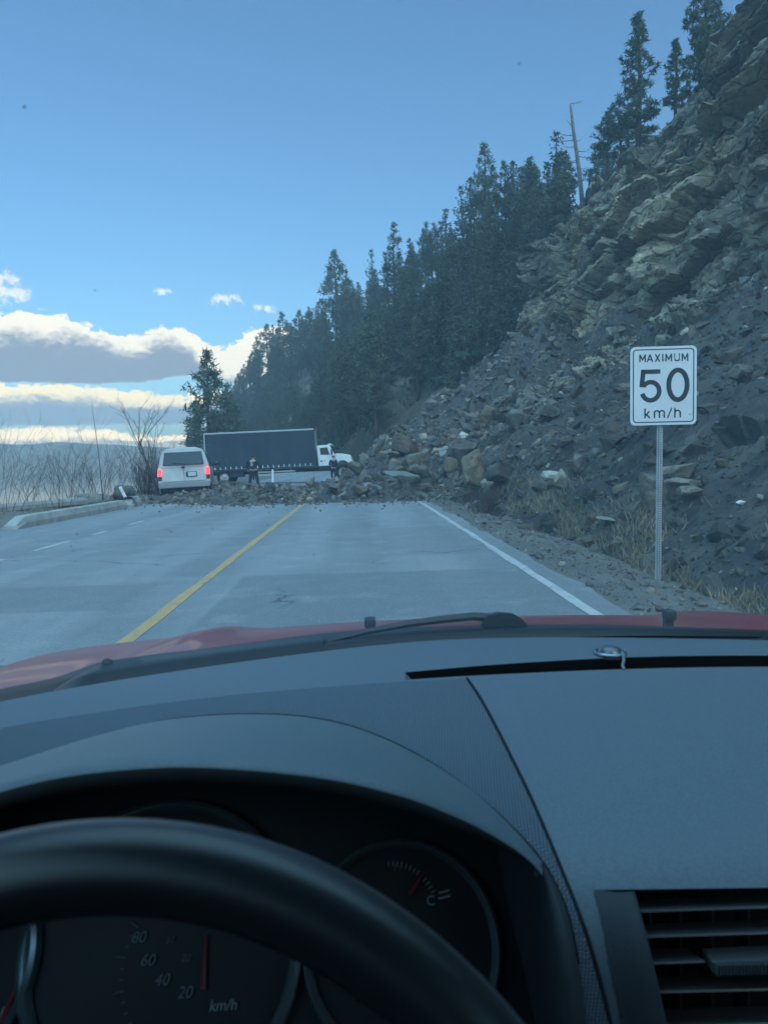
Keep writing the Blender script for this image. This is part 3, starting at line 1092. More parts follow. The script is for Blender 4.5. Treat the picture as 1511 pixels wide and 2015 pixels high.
boulder(3, 930, 958, 50, 84, .8, (.12, .10, .4), (1.65, 1.47, 1.16), 'tall tan boulder standing at the foot of the slide beside the dark round bush')
boulder(1, 872, 908, 20, 46, .9, (.1, .22, 1.1), (2.3, 2.45, 2.5), 'narrow pale boulder standing upright on the rubble above the tan boulder')
boulder(2, 790, 948, 62, 34, .8, (.15, .42, .3), (1.6, 1.8, 1.88), 'pale bluish boulder with a sloping back halfway up the rubble heap')
boulder(4, 829, 918, 44, 26, .9, (.1, -.12, .2), (1.5, 1.45, 1.35), 'flat light grey boulder resting level behind the pale bluish one')
boulder(5, 826, 942, 44, 26, .9, (-.1, .1, .8), (.95, 1.0, .95), 'blocky dark grey boulder wedged beside the pale bluish boulder')
boulder(6, 748, 893, 16, 40, 1.2, (.15, .5, .2), (1.5, 1.4, 1.3), 'thin slab boulder leaning up on the far end of the rubble crest')
boulder(7, 803, 890, 46, 34, 1.0, (.1, .3, .9), (1.25, 1.1, 1.0), 'big brown boulder on the crest of the slide behind the truck hood')
boulder(0, 744, 968, 30, 15, .9, (.1, .05, .3), (1.7, 2.0, 2.05), 'small pale blue stone at the front edge of the slide on the lane', 'rock')
boulder(8, 703, 972, 44, 20, .9, (.05, .1, .1), (1.35, 1.1, .9), 'low reddish boulder at the front edge of the slide near the pale blue stone')
boulder(9, 887, 930, 22, 36, 1.0, (.2, -.3, .4), (1.7, 1.55, 1.2), 'wedge shaped buff boulder just left of the tall tan boulder')
boulder(2, 662, 965, 42, 22, .9, (.1, .1, 1.9), (1.1, 1.1, 1.08), 'grey boulder in the rubble in front of the truck cab')
boulder(5, 702, 931, 34, 22, .9, (.1, .2, .5), (1.2, 1.15, 1.1), 'grey boulder lying by the truck bumper')
boulder(4, 537, 968, 32, 18, .9, (.1, -.1, 2.2), (.8, .84, .84), 'dark rounded boulder in the rubble under the white marker post')
boulder(3, 612, 956, 15, 24, 1.0, (.2, .5, .6), (1.7, 1.7, 1.7), 'pale splinter of rock tilted against the rubble below the truck box')
boulder(9, 912, 888, 40, 28, 1.0, (.05, .1, .3), (1.05, 1.0, .95), 'bulky grey boulder above the tall tan boulder')
boulder(7, 985, 940, 46, 30, 1.0, (.1, .2, 2.0), (1.0, 1.0, .97), 'broad grey boulder right of the tall tan boulder')
boulder(5, 1012, 845, 34, 40, 1.0, (.1, .3, 2.6), (1.25, 1.3, 1.25), 'grey upright boulder high on the slide under the rock face')
boulder(4, 962, 838, 30, 36, 1.0, (.3, .5, .7), (1.7, 1.6, 1.3), 'tilted buff slab high on the slide under the rock face')
boulder(8, 1075, 820, 44, 26, 1.0, (.1, .2, 1.2), (1.1, 1.15, 1.1), 'grey boulder halfway up the scree, left of the speed sign')
boulder(0, 1130, 925, 34, 22, 1.0, (.2, .1, .2), (1.25, 1.2, 1.1), 'pale grey boulder low on the scree, left of the signpost')
boulder(6, 1452, 748, 52, 30, 1.0, (.1, .2, .4), (1.0, 1.05, 1.0), 'grey boulder on the scree right of the speed sign')
rock_obj('boulder', 6, at(243, 972, 26.0), (1.35, 1.0, .95), (.1, .05, .4), (.62, .66, .66), 'dark pointed boulder behind the end of the concrete barrier')
rock_obj('boulder', 3, at(180, 979, 25.5), (1.5, 1.0, .62), (.05, .1, .2), (1.5, 1.6, 1.62), 'pale grey low boulder between the bare shrubs and the dark pointed boulder')
# the banded ledge behind the sign
for k, (px, py, wp, hp, tn, lb) in enumerate(((1345, 938, 72, 22, 1.5, 'flat upper slab of the stacked ledge behind the speed sign'), (1342, 958, 62, 19, 1.75, 'flat middle slab of the stacked ledge behind the speed sign'), (1350, 976, 66, 20, 1.45, 'flat bottom slab of the stacked ledge behind the speed sign'),
                                             (1284, 968, 40, 44, 1.3, 'squarish boulder beside the stacked ledge, behind the signpost'), (1276, 1006, 40, 46, 1.3, 'upright boulder low on the slope behind the signpost'))):
    boulder(4 + k, px, py, wp, hp, .9, (.05, -.08 + .04 * k, .15), (tn * 1.02, tn, tn * .95), lb)
boulder(1, 1190, 1027, 46, 17, .8, (.2, .3, .3), (2.1, 2.1, 2.0), 'whitish stone at the bottom of the dark scree slope left of the signpost', 'rock')
boulder(2, 1457, 994, 15, 14, 1.0, (.2, .3, .3), (4.4, 4.6, 4.6), 'bright white stone alone on the dark scree right of the signpost', 'rock')
boulder(3, 1205, 668, 34, 28, 1.0, (.2, .3, .3), (1.3, 1.35, 1.3), 'rounded grey boulder perched at the bottom of the rock face')
# loose rocks one can tell apart from the rubble: the largest of them each its own object
G = 'rocks fallen from the slide'
n_r = 0
while n_r < 235:
    X, Y = r.uniform(-7.8, 12), r.uniform(24.4, 60)
    if r.random() > (25 / Y) ** 1.1 or (X < -1 and Y > 34):
        continue
    h = float(slide_h(X, Y))
    if h < 0.05:
        continue
    s_ = r.uniform(.26, .48) if X < 0 else r.uniform(.32, .95)
    if X < -3:
        s_ *= .72
    rock_obj('rock', r.randrange(10), (X, Y, h + s_ * .10), (s_, s_ * r.uniform(.7, 1), s_ * r.uniform(.5, .95)), (r.gauss(0, .4), r.gauss(0, .4), r.uniform(0, 6.28)), stone_tint(r) * .92, 'angular grey rock lying among the other rocks of the slide', G, True, 'rock')
    n_r += 1

# gravel strewn over the right-hand verge
items = []
for _ in range(4200):
    Y = 3 + 22 * r.random() ** 1.6
    X = r.uniform(2.2, 3.7)
    s_ = min(.016 * (1 - r.random()) ** -.5, .12)
    items.append((np.array([X, Y, float(ground_z(np.array(X), np.array(Y))) + s_ * .1]), s_, rand_rot(r), stone_tint(r) * 1.05))
obj('gravel', merged_rocks('gravel', items, M_stone), M_stone, kind='stuff', label='small gravel scattered over the roadside verge')

# ================================================================== CONIFERS
M_needle = mat('needles', (0.034, 0.060, 0.044), 0.75, 0.25, (0.075, 0.092, 0.055), 0.35, tint='tint', rnd=0.38)
M_pine = mat('pine_needles', (0.042, 0.068, 0.046), 0.7, 0.25, (0.078, 0.098, 0.054), 0.5, tint='tint', rnd=0.3)
M_bark = mat('bark', (0.10, 0.072, 0.055), 0.95, 0.2, (0.05, 0.038, 0.03), 4.0, 0.03, 14)
M_deadwood = mat('dead_wood', (0.22, 0.20, 0.185), 0.9, 0.2, (0.12, 0.105, 0.095), 3.0, 0.02, 20)


def tri_spray(centres, dirs, size, n, r, spread=0.9, wid=0.22):
    """n thin leaf-sized triangles around every centre"""
    c = np.repeat(centres, n, 0)
    d = np.repeat(dirs, n, 0)
    k = len(c)
    dd = d + r.normal(0, spread, (k, 3))
    dd /= np.linalg.norm(dd, axis=1, keepdims=True) + 1e-9
    sd = np.cross(dd, r.normal(0, 1, (k, 3)))
    sd /= np.linalg.norm(sd, axis=1, keepdims=True) + 1e-9
    L = size * r.uniform(.6, 1.3, (k, 1)) * np.repeat(np.ones((len(centres), 1)), n, 0)
    a = c + r.normal(0, size * .25, (k, 3))
    V = np.stack([a - sd * L * wid, a + sd * L * wid, a + dd * L], 1).reshape(-1, 3)
    return V


def crown_mesh(name, Vl, tl):
    V = np.concatenate(Vl)
    T = np.arange(len(V)).reshape(-1, 3)
    me = fast_mesh(name, V, T, False)
    set_colour(me, 'tint', np.repeat(np.concatenate(tl), 3, 0))
    return me


def fir(seed, H=14.0, rmax=2.5, dens=1.0, start=.1, leaf=.5):
    r = np.random.default_rng(seed)
    Vl, tl = [], []
    tk = MB()
    lean = r.normal(0, .012, 2)
    tk.tube([(lean[0] * H * f, lean[1] * H * f, H * f) for f in (-.03, .3, .6, .85, 1.0)], [.22, .17, .12, .06, .015], 6)
    z = H * start
    while z < H * .99:
        f = z / H
        rr = rmax * (1 - f) ** .62 * (1 + .35 * math.sin(z * 2.1 + seed)) * min(1, .55 + (f - start) * 4) + .18
        nb = max(3, int(r.integers(5, 8) * dens))
        a0 = r.uniform(0, 6.28)
        for k in range(nb):
            if r.random() < .16:
                continue
            L = rr * r.uniform(.5, 1.18)
            a = a0 + 6.283 * k / nb + r.normal(0, .25)
            npt = max(2, int(L / .34))
            s = np.linspace(.18, 1, npt)
            droop = r.uniform(-.05, .35) * (1 - f)
            c = np.stack([np.cos(a) * s * L, np.sin(a) * s * L, z - droop * L * s + .22 * L * s ** 2 + r.normal(0, .04, npt)], -1)
            c[:, :2] += lean * z
            d = np.tile([np.cos(a), np.sin(a), -.25], (npt, 1))
            nn = 5
            Vl.append(tri_spray(c, d, leaf * (.75 + .25 * (1 - f)), nn, r, .75, .26))
            tl.append(np.repeat((r.uniform(.7, 1.3) * np.ones((1, 3))), npt * nn, 0))
        z += H * r.uniform(.026, .042)
    Vl.append(tri_spray(np.array([[lean[0] * H, lean[1] * H, H * .97]]), np.array([[0, 0, 1.]]), .5, 14, r, .5))
    tl.append(np.ones((14, 3)))
    return crown_mesh('crown', Vl, tl), mesh('trunk', tk.v, tk.f)


def pine(seed, H=14.0, rmax=2.4, start=.25, leaf=.36, tufts=1.0, per=22, top=.75):
    r = np.random.default_rng(seed)
    Vl, tl = [], []
    tk = MB()
    ln = r.normal(0, .02, 2)
    ax = lambda z: np.array([ln[0] * z + .12 * math.sin(z * .5 + seed), ln[1] * z + .1 * math.cos(z * .45 + seed), z])
    tk.tube([tuple(ax(H * f)) for f in (-.04, .15, .35, .55, .75, .9, 1.0)], [.27, .24, .2, .16, .1, .05, .015], 7)
    z = H * start
    while z < H:
        f = (z / H - start) / (1 - start)
        rr = rmax * (math.sin(min(1, (f * .85 + .22)) * math.pi) ** .6) * (1.05 - .4 * f) * (1 if f < top else (1 - (f - top) / (1 - top) * .75))
        for k in range(int(r.integers(2, 5))):
            L = max(.25, rr * r.uniform(.45, 1.15))
            a = r.uniform(0, 6.283)
            rise = r.uniform(-.15, .55)
            b0 = ax(z)
            e = b0 + np.array([math.cos(a) * L, math.sin(a) * L, rise * L])
            mid = (b0 + e) / 2 + np.array([0, 0, -.12 * L])
            tk.tube([tuple(b0), tuple(mid), tuple(e)], [.05 * (1 - f) + .02, .03, .012], 4, False)
            nt = max(1, int(L * 2.2 * tufts))
            for q in range(nt):
                s = 1 - .62 * (q / max(nt, 1)) * r.uniform(.7, 1.1)
                c = b0 + (e - b0) * s + r.normal(0, .2, 3) * (1 if q else .3)
                cc = np.repeat(c[None], 1, 0)
                Vl.append(tri_spray(cc, np.array([[0, 0, .25]]), leaf, per, r, 1.0, .13))
                tl.append(np.full((per, 3), r.uniform(.65, 1.35)))
        z += H * r.uniform(.018, .034)
    return crown_mesh('crown', Vl, tl), mesh('trunk', tk.v, tk.f)


FIRS = [fir(10, 14, 2.2, .85), fir(11, 14, 2.6, .8, .14), fir(12, 14, 2.0, .8), fir(13, 14, 2.4, .75, .2), fir(14, 14, 2.9, .9, .06)]
PINES = [pine(20, 14, 2.4, .26, .55, 1.0, 13, .88), pine(21, 14, 2.7, .34, .55, .9, 13, .92), pine(22, 14, 2.0, .2, .55, .9, 13, .85), pine(23, 14, 2.9, .3, .6, .9, 13, .9), pine(24, 14, 2.3, .42, .55, 1.0, 13, .9)]
for cm, tm in FIRS:
    cm.materials.append(M_needle)
    tm.materials.append(M_bark)
for cm, tm in PINES:
    cm.materials.append(M_pine)
    tm.materials.append(M_bark)


def plant_tree(name, meshes, p, H, base_H, rz, wide, label, group=None, cat='tree', lean=(0, 0)):
    o = empty(name, p, rz, label=label, cat=cat, group=group)
    o.rotation_euler = (lean[0], lean[1], rz)
    k = H / base_H
    o.scale = (k * wide, k * wide, k)
    link('crown', meshes[0], None, o)
    link('trunk', meshes[1], None, o)
    return o


# skyline trees: foot on the ridge, tip where the photograph has it
SKY = [(968, 292, 'p', 1.0), (1003, 322, 'p', .9), (1047, 322, 'f', .8), (1090, 318, 'p', 1.0), (1122, 300, 'f', 1.1), (1160, 282, 'p', 1.1), (1190, 300, 'f', 1.2), (912, 370, 'f', .9), (875, 412, 'f', .95), (843, 442, 'p', .9),
       (783, 442, 'p', 1.0), (762, 500, 'f', .9), (740, 494, 'f', .75), (658, 498, 'p', .95), (686, 535, 'p', .9), (712, 556, 'f', .8), (622, 612, 'f', .9), (590, 612, 'p', 1.0), (560, 616, 'p', 1.1),
       (526, 640, 'p', 1.1), (508, 664, 'p', 1.0), (492, 700, 'f', 1.0), (468, 735, 'p', 1.0), (446, 758, 'f', 1.0), (940, 352, 'f', .9), (820, 470, 'f', .9), (700, 575, 'p', .9), (640, 590, 'f', .9), (545, 640, 'f', 1.0), (395, 800, 'p', 1.0)]
rid_px = pxs[:, 86, 0]
r2 = random.Random(3)
SKY_W = ['tallest tree of the pointed pair on the upper skyline', 'rounded pine just right of the tallest upper skyline tree']
for k, (px, top, kind, wide) in enumerate(SKY):
    u = int(np.argmin(np.abs(rid_px - px)))
    p = Hd[u, r2.choice((83, 86, 88))]
    b_py = proj(p)[1]
    # the foot may be sunk a little lower than the crest so the trunk is hidden by its neighbours
    Hh = max(6.0, (b_py - top) / F * p[1])
    meshes = r2.choice(PINES) if kind == 'p' else r2.choice(FIRS)
    where = 'upper' if px > 900 else 'middle' if px > 600 else 'lower'
    plant_tree('pine_tree' if kind == 'p' else 'fir_tree', meshes, tuple(p - np.array([0, 0, .3])), Hh, 14.0, r2.uniform(0, 6.28), wide * (0.95 if Hh > 11 else 1.15),
               '%s against the sky on the %s part of the wooded ridge' % ('open crowned pine' if kind == 'p' else 'narrow pointed fir', where), 'trees on the skyline of the wooded ridge')
# the wood itself
GW = 'trees of the dense wood on the hillside'
n_t, tries = 0, 0
flat_px = pxs[:, :90].reshape(-1, 2)
flat_p = Hd[:, :90].reshape(-1, 3)
flat_b = bare[:, :90].ravel()
taken = []
while n_t < 400 and tries < 16000:
    tries += 1
    x = r2.uniform(365, 1215) if n_t < 215 else r2.uniform(370, 760)
    y = r2.uniform(430, 912) if n_t < 215 else r2.uniform(600, 912)
    k = int(np.argmin((flat_px[:, 0] - x) ** 2 + (flat_px[:, 1] - y) ** 2))
    if abs(flat_px[k, 0] - x) > 8 or abs(flat_px[k, 1] - y) > 8:
        continue
    if flat_b[k] > .55 and r2.random() < .82:
        continue
    if x > 660 and y > 880:
        continue
    p = flat_p[k]
    if float(fbm(p * .045, 170, 2)) > .22 and r2.random() < .55:
        continue
    sc = 1500 / p[1]
    if any(abs(a - x) < 7 * min(1, sc / 8) and abs(b_ - y) < 12 * min(1, sc / 8) for a, b_ in taken):
        continue
    taken.append((x, y))
    f_ = r2.random() < .5
    plant_tree('fir_tree' if f_ else 'pine_tree', r2.choice(FIRS if f_ else PINES), tuple(p - np.array([0, 0, .4])), r2.uniform(9, 15) * (1.0 if p[1] < 250 else 1.25), 14.0, r2.uniform(0, 6.28), r2.uniform(.85, 1.25),
               'dark %s among the other trees of the dense wooded hillside' % ('fir' if f_ else 'pine'), GW)
    n_t += 1

# ---- the big pines on the rim of the cliff, in finer detail
BP = [pine(31, 12, 1.75, .14, .40, 1.0, 30, .9), pine(35, 11, 2.7, .08, .40, 1.15, 30, .8)]
for cm, tm in BP:
    cm.materials.append(M_pine)
    tm.materials.append(M_bark)
def rim_tree(meshes, bh, px, py, Y, top, wide, label, lean=(0, 0), name='pine_tree'):
    p = at(px, py, Y)
    plant_tree(name, meshes, p, (py - top) / F * Y, bh, 1.0, wide, label, None, 'tree', lean)
rim_tree(BP[0], 12, 1258, 300, 78, 40, 1.05, 'tall slender pine on the cliff rim, second from the photo edge')
rim_tree(BP[1], 11, 1392, 190, 64, -26, 1.0, 'broad full pine on the cliff rim nearest the right edge')
rim_tree(BP[0], 12, 1330, 235, 70, 85, 1.15, 'short pine between the tall slender pine and the broad pine on the cliff rim')
rim_tree(PINES[1], 14, 1222, 330, 84, 190, 1.2, 'dark bushy pine just left of the tall slender pine on the rim')
rim_tree(PINES[3], 14, 1196, 350, 88, 226, 1.3, 'low pine with a stray side branch, left of the bushy rim pine')
rim_tree(FIRS[1], 14, 1236, 320, 82, 225, 1.3, 'small dark fir tucked under the tall slender pine on the rim')

# ---- broken dead tree
tk = MB()
Y0 = 93
b0, t0 = at(1149, 425, Y0), at(1122, 204, Y0)
tk.tube([b0 - Vector((0, 0, .8)), b0.lerp(t0, .4) + Vector((.05, 0, 0)), b0.lerp(t0, .8) - Vector((.05, 0, 0)), t0], [.30, .25, .19, .13], 7)
snag = empty('dead_tree', (0, 0, 0), label='bare dead tree with a broken top and a few bare side branches', cat='tree')
snag_t = tk.build('trunk', M_deadwood, snag, True)
for (fx, dx, dz, ln) in ((1.0, 1.7, .55, 1), (.72, -2.0, .5, 1), (.68, -2.1, .15, 1), (.62, -2.0, -.2, 1), (.58, 1.9, .35, 1), (.54, 1.7, -.1, 1), (.66, 1.3, 1.0, 1), (.48, -1.5, .25, 1), (.42, 1.2, .2, 1), (.8, -1.0, .5, 1), (.5, -1.8, -.25, 1)):
    s_ = b0.lerp(t0, fx)
    q = MB()
    e = s_ + Vector((dx, r2.uniform(-.8, .8), dz))
    q.tube([s_, s_.lerp(e, .5) + Vector((0, 0, -.12)), e], [.06, .04, .012], 4)
    if abs(dx) > 1.5:
        s3 = s_.lerp(e, .55)
        q.tube([s3, s3 + Vector((dx * .3, .1, -.35))], [.03, .008], 4)
    q.build('branch', M_deadwood, snag, True)

# the lone pine by the shore, with lower neighbours
plant_tree('pine_tree', PINES[3], at(416, 922, 128), (922 - 694) / F * 128, 14.0, 2.0, 1.05, 'lone open pine by the lake, rising behind the van against the clouds')
plant_tree('fir_tree', FIRS[4], at(388, 922, 135), (922 - 790) / F * 135, 14.0, .4, 1.0, 'short conifer directly left of the lone lakeside pine')
plant_tree('pine_tree', PINES[0], at(448, 922, 140), (922 - 760) / F * 140, 14.0, 4.4, 1.1, 'short conifer directly right of the lone lakeside pine')
plant_tree('fir_tree', FIRS[0], at(372, 920, 150), (920 - 838) / F * 150, 14.0, 1.4, 1.3, 'smallest conifer at the lake end of the wooded hill')
plant_tree('fir_tree', FIRS[1], at(470, 920, 120), (920 - 800) / F * 120, 14.0, 3.4, 1.2, 'bushy conifer between the lone lakeside pine and the wooded hill')

# ================================================================== BARE SHRUBS ON THE LAKE SHORE
M_twig = mat('twigs', (0.13, 0.095, 0.08), 0.9, 0.2, (0.09, 0.068, 0.06), 2.0)
M_redtwig = mat('red_twigs', (0.10, 0.055, 0.050), 0.9, 0.2, (0.06, 0.038, 0.036), 3.0)


def bare_shrub(seed, Hh, n, spread, r0, depth=3, upright=1.0, twig=1.0, big=None):
    r = random.Random(seed)
    q = MB()

    def grow(p, d, L, rad, lev):
        pts, rs = [p], [rad]
        k = 4
        for i in range(k):
            d = (d + Vector((r.gauss(0, .13), r.gauss(0, .13), .10 * upright))).normalized()
            p = p + d * (L / k)
            pts.append(p)
            rs.append(rad * (1 - .8 * (i + 1) / k))
        q.tube(pts, rs, 4 if lev < 2 else 3, False)
        if lev < depth:
            for _ in range(r.randint(3, 5) if lev else r.randint(4, 6)):
                i = r.uniform(.25, 1.0) * k
                a = int(min(i, k - 1))
                s = pts[a].lerp(pts[a + 1], i - a)
                ax = Vector((r.gauss(0, 1), r.gauss(0, 1), r.gauss(.25, .6))).normalized()
                grow(s, (d * .75 + ax * .7).normalized(), L * r.uniform(.3, .55) * twig, rad * .45, lev + 1)

    for _ in range(n):
        a = r.uniform(0, 6.283)
        o = Vector((math.cos(a), math.sin(a), 0)) * r.random() * spread * .35
        d = Vector((math.cos(a) * spread * r.random() * .5, math.sin(a) * spread * r.random() * .5, 1.0)).normalized()
        grow(o - Vector((0, 0, .15)), d, Hh * r.uniform(.6, 1.05), r0 * r.uniform(.7, 1.2), 1)
    return mesh('bare_shrub', q.v, q.f, True)


SHR = [bare_shrub(k, 2.4, 8, 1.7, .0085, 3, .55, 1.15) for k in range(5)]
for me in SHR:
    me.materials.append(M_twig)
SHR_MORE = [(r2.uniform(-60, 262), None, r2.uniform(20, 33), r2.uniform(1.6, 3.0)) for _ in range(4)]
spots = [(-30, 995, 22, 2.9), (18, 998, 21, 3.1), (48, 994, 23, 2.5), (75, 990, 25, 2.2), (100, 992, 23, 2.0), (128, 990, 24.5, 2.4), (150, 985, 25.5, 2.7), (172, 984, 26, 2.6), (196, 982, 26, 3.2), (214, 980, 27.5, 2.4), (-75, 1000, 20, 3.0), (-130, 1005, 18.5, 2.8), (60, 985, 29, 2.4), (120, 983, 30, 2.2), (5, 988, 28, 2.6), (225, 975, 30, 2.2), (255, 972, 32, 2.0), (340, 960, 40, 3.0), (300, 962, 38, 3.2)]
for k, (px, py, Y, Hh) in enumerate(spots + SHR_MORE):
    p = at(px, py or 985, Y)
    p.x = min(p.x, -8.4)
    p.z = float(ground_z(np.array(p.x), np.array(p.y)))
    me = SHR[k % 5]
    o = obj('bare_shrub', me, label='leafless shrub of thin upright stems in the row along the lake shore', cat='shrub', group='bare shrubs along the lake shore')
    o.location = p
    o.rotation_euler = (0, 0, k * 1.3)
    s_ = Hh / 2.4 * .84
    o.scale = (s_, s_, s_)
# a single straight stem standing over the shrubs
q = MB()
p = at(203, 982, 25)
q.tube([p, p + Vector((-.05, 0, 1.4)), p + Vector((-.16, 0, 2.6)), p + Vector((-.2, 0, 3.15))], [.015, .012, .008, .003], 5)
q.build('sapling', M_twig, None, True, label='single straight bare sapling rising above the shore shrubs', cat='tree')
# the larger bare tree behind the van
me = bare_shrub(41, 3.2, 6, 2.0, .034, 4, .7, 1.15)
me.materials.append(M_twig)
p = at(318, 950, 31)
o = obj('bare_tree', me, label='spreading leafless tree with long side limbs left of the van', cat='tree')
o.location = (p.x, p.y, .1)
o.scale = (1.05, 1.05, 1.05)
# the dense reddish shrub beside the van
me = bare_shrub(43, 1.25, 110, 1.2, .011, 3, .6, 1.0)
me.materials.append(M_redtwig)
p = at(290, 965, 33)
o = obj('dense_shrub', me, label='dense reddish brown leafless shrub just left of the van', cat='shrub')
o.location = (p.x, p.y, .05)
o.scale = (1.05, .95, 1.6)
# the dark round bush at the foot of the tan boulder
me = bare_shrub(47, .55, 150, 1.6, .006, 3, .15, .9)
me.materials.append(M_redtwig)
p = on_slide(962, 992)
p = p - ray(962, 992).normalized() * .5
o = obj('round_bush', me, label='dark rounded leafless bush at the foot of the tall tan boulder', cat='shrub')
o.location = (p.x, p.y, p.z - .05)
o.scale = (.95, .95, 1.05)

# ================================================================== DRY GRASS
M_grass = mat('dry_grass', (0.27, 0.22, 0.14), 0.9, 0.15, (0.18, 0.155, 0.105), 1.2, tint='tint')
rg = np.random.default_rng(9)
n = 11000
Yv = 3.5 + 21 * rg.random(n) ** 1.6
lo = np.interp(Yv, [3, 8, 14, 24], [3.0, 3.35, 3.45, 3.15])
Xv = lo + np.abs(rg.normal(0, .42, n)) + .12 * fbm(np.stack([Yv, Yv * 0, Yv * 0], -1), 400, 3)
cl = vnoise(np.stack([Xv * 1.6, Yv * 1.2, Yv * 0], -1), 401)
keepg = (cl > -.15) & (Xv < 4.6)
Xv, Yv = Xv[keepg], Yv[keepg]
# a thinner strip along the left shore
m2 = 4500
Yl = 9 + 32 * rg.random(m2)
Xl = -8.2 - 2.6 * rg.random(m2)
Xv, Yv = np.r_[Xv, Xl], np.r_[Yv, Yl]
n = len(Xv)
tIdx = None
zv = ground_z(Xv, Yv)
on_s = Xv > 3.4
ii = np.where(on_s)[0]
near = Sd[:420, :75].reshape(-1, 3)
for k in range(0, len(ii), 500):
    q = ii[k:k + 500]
    d = (near[None, :, 0] - Xv[q][:, None]) ** 2 + (near[None, :, 1] - Yv[q][:, None]) ** 2
    zz = near[d.argmin(1), 2]
    zv[q] = np.maximum(zv[q], np.minimum(zz, 1.2))
hgt = rg.uniform(.04, .19, n) * (1 - .35 * (Xv < -5))
a = rg.uniform(0, 6.283, n)
ln = np.stack([rg.normal(0, .4, n), rg.normal(0, .4, n), np.ones(n)], -1)
ln *= hgt[:, None]
wv = np.stack([np.cos(a), np.sin(a), np.zeros(n)], -1) * (.004 + .0004 * Yv)[:, None]
pb = np.stack([Xv, Yv, zv - .02], -1)
V = np.stack([pb - wv, pb + wv, pb + ln * .55 + wv * .6 + np.array([0, 0, 0.01]), pb + ln], 1)
T = (np.arange(n)[:, None, None] * 4 + np.array([[0, 1, 2], [0, 2, 3]])[None]).reshape(-1, 3)
gm = fast_mesh('grass', V.reshape(-1, 3), T, False)
set_colour(gm, 'tint', np.repeat(rg.uniform(.55, 1.3, (n, 1)) * np.ones((1, 3)), 4, 0))
obj('grass', gm, M_grass, kind='stuff', label='dry yellow grass along the foot of the slope')
# ================================================================== MATERIALS FOR MADE THINGS
M_vanpaint = mat('white_van_paint', (0.47, 0.48, 0.485), 0.35, 0.5, (0.40, 0.405, 0.40), 1.5, coat=0.4)
M_truckpaint = mat('white_truck_paint', (0.78, 0.79, 0.80), 0.35, 0.5, (0.70, 0.70, 0.70), 1.2, coat=0.4)
M_glass_dark = mat('dark_glass', (0.018, 0.022, 0.028), 0.08, 0.6)
M_black = mat('black_plastic', (0.022, 0.022, 0.024), 0.55, 0.4)
M_rubber = mat('tyre_rubber', (0.02, 0.02, 0.021), 0.85, 0.3, bump=0.004, bscale=60)
M_rim = mat('wheel_rim', (0.42, 0.42, 0.43), 0.4, 0.5, metal=0.6)
M_bumper = mat('grey_bumper', (0.26, 0.27, 0.28), 0.5, 0.4)
M_tail = mat('lit_brake_lamp', (0.6, 0.01, 0.01), 0.3, 0.5, emit=(1.0, 0.035, 0.04), estr=3.2)
M_taildark = mat('unlit_lamp', (0.11, 0.02, 0.02), 0.25, 0.5)
M_plate = mat('plate_white', (0.55, 0.57, 0.58), 0.5)
M_chrome = mat('chrome', (0.7, 0.7, 0.72), 0.15, metal=1.0)
M_mirror = mat('mirror_glass', (0.85, 0.87, 0.9), 0.03, metal=1.0)
M_curtain = mat('navy_tarpaulin', (0.016, 0.030, 0.046), 0.5, 0.4, (0.024, 0.042, 0.060), 0.6, 0.03, 1.2)
M_alu = mat('aluminium_rail', (0.38, 0.39, 0.40), 0.45, metal=0.35)
M_amber = mat('amber_lens', (0.75, 0.28, 0.12), 0.3, 0.5)
M_lens = mat('clear_lens', (0.7, 0.7, 0.68), 0.15, 0.6)
M_concrete = mat('concrete', (0.36, 0.36, 0.34), 0.9, 0.25, (0.26, 0.26, 0.245), 3.0, 0.006, 40)
M_galv = mat('galvanised_steel', (0.40, 0.42, 0.42), 0.5, 0.5, (0.33, 0.35, 0.35), 9.0, metal=0.55)
M_hole = mat('hole_dark', (0.03, 0.03, 0.03), 0.9)
M_signwhite = mat('sign_sheeting', (0.60, 0.62, 0.63), 0.45, 0.5, (0.55, 0.57, 0.58), 2.0)
M_signblack = mat('sign_black', (0.012, 0.012, 0.014), 0.5, 0.4)
M_wood = mat('weathered_log', (0.20, 0.185, 0.165), 0.95, 0.2, (0.12, 0.11, 0.10), 8.0, 0.01, 30)
M_whitepost = mat('white_post', (0.74, 0.75, 0.75), 0.5)


def wheel(name, parent, c, axis, rad, wid):
    """tyre with a rim set into it"""
    M = Matrix.Translation(Vector(c)) @ Vector((0, 0, 1)).rotation_difference(Vector(axis)).to_matrix().to_4x4()
    wo = empty(name, (0, 0, 0))
    wo.parent = parent
    q = MB()
    h = wid / 2
    q.lathe([(rad * .58, -h * .9), (rad * .9, -h), (rad * .985, -h * .75), (rad, -h * .3), (rad, h * .3), (rad * .985, h * .75), (rad * .9, h), (rad * .58, h * .9)], M, 28)
    q.build('tyre', M_rubber, wo, True)
    q = MB()
    q.lathe([(rad * .58, h * .85), (rad * .5, h * .5), (rad * .25, h * .55), (rad * .12, h * .75), (0.005, h * .75)], M, 24)
    q.lathe([(rad * .58, -h * .85), (rad * .5, -h * .5), (0.005, -h * .5)], M, 24)
    q.build('rim', M_rim, wo, True)
    return wo


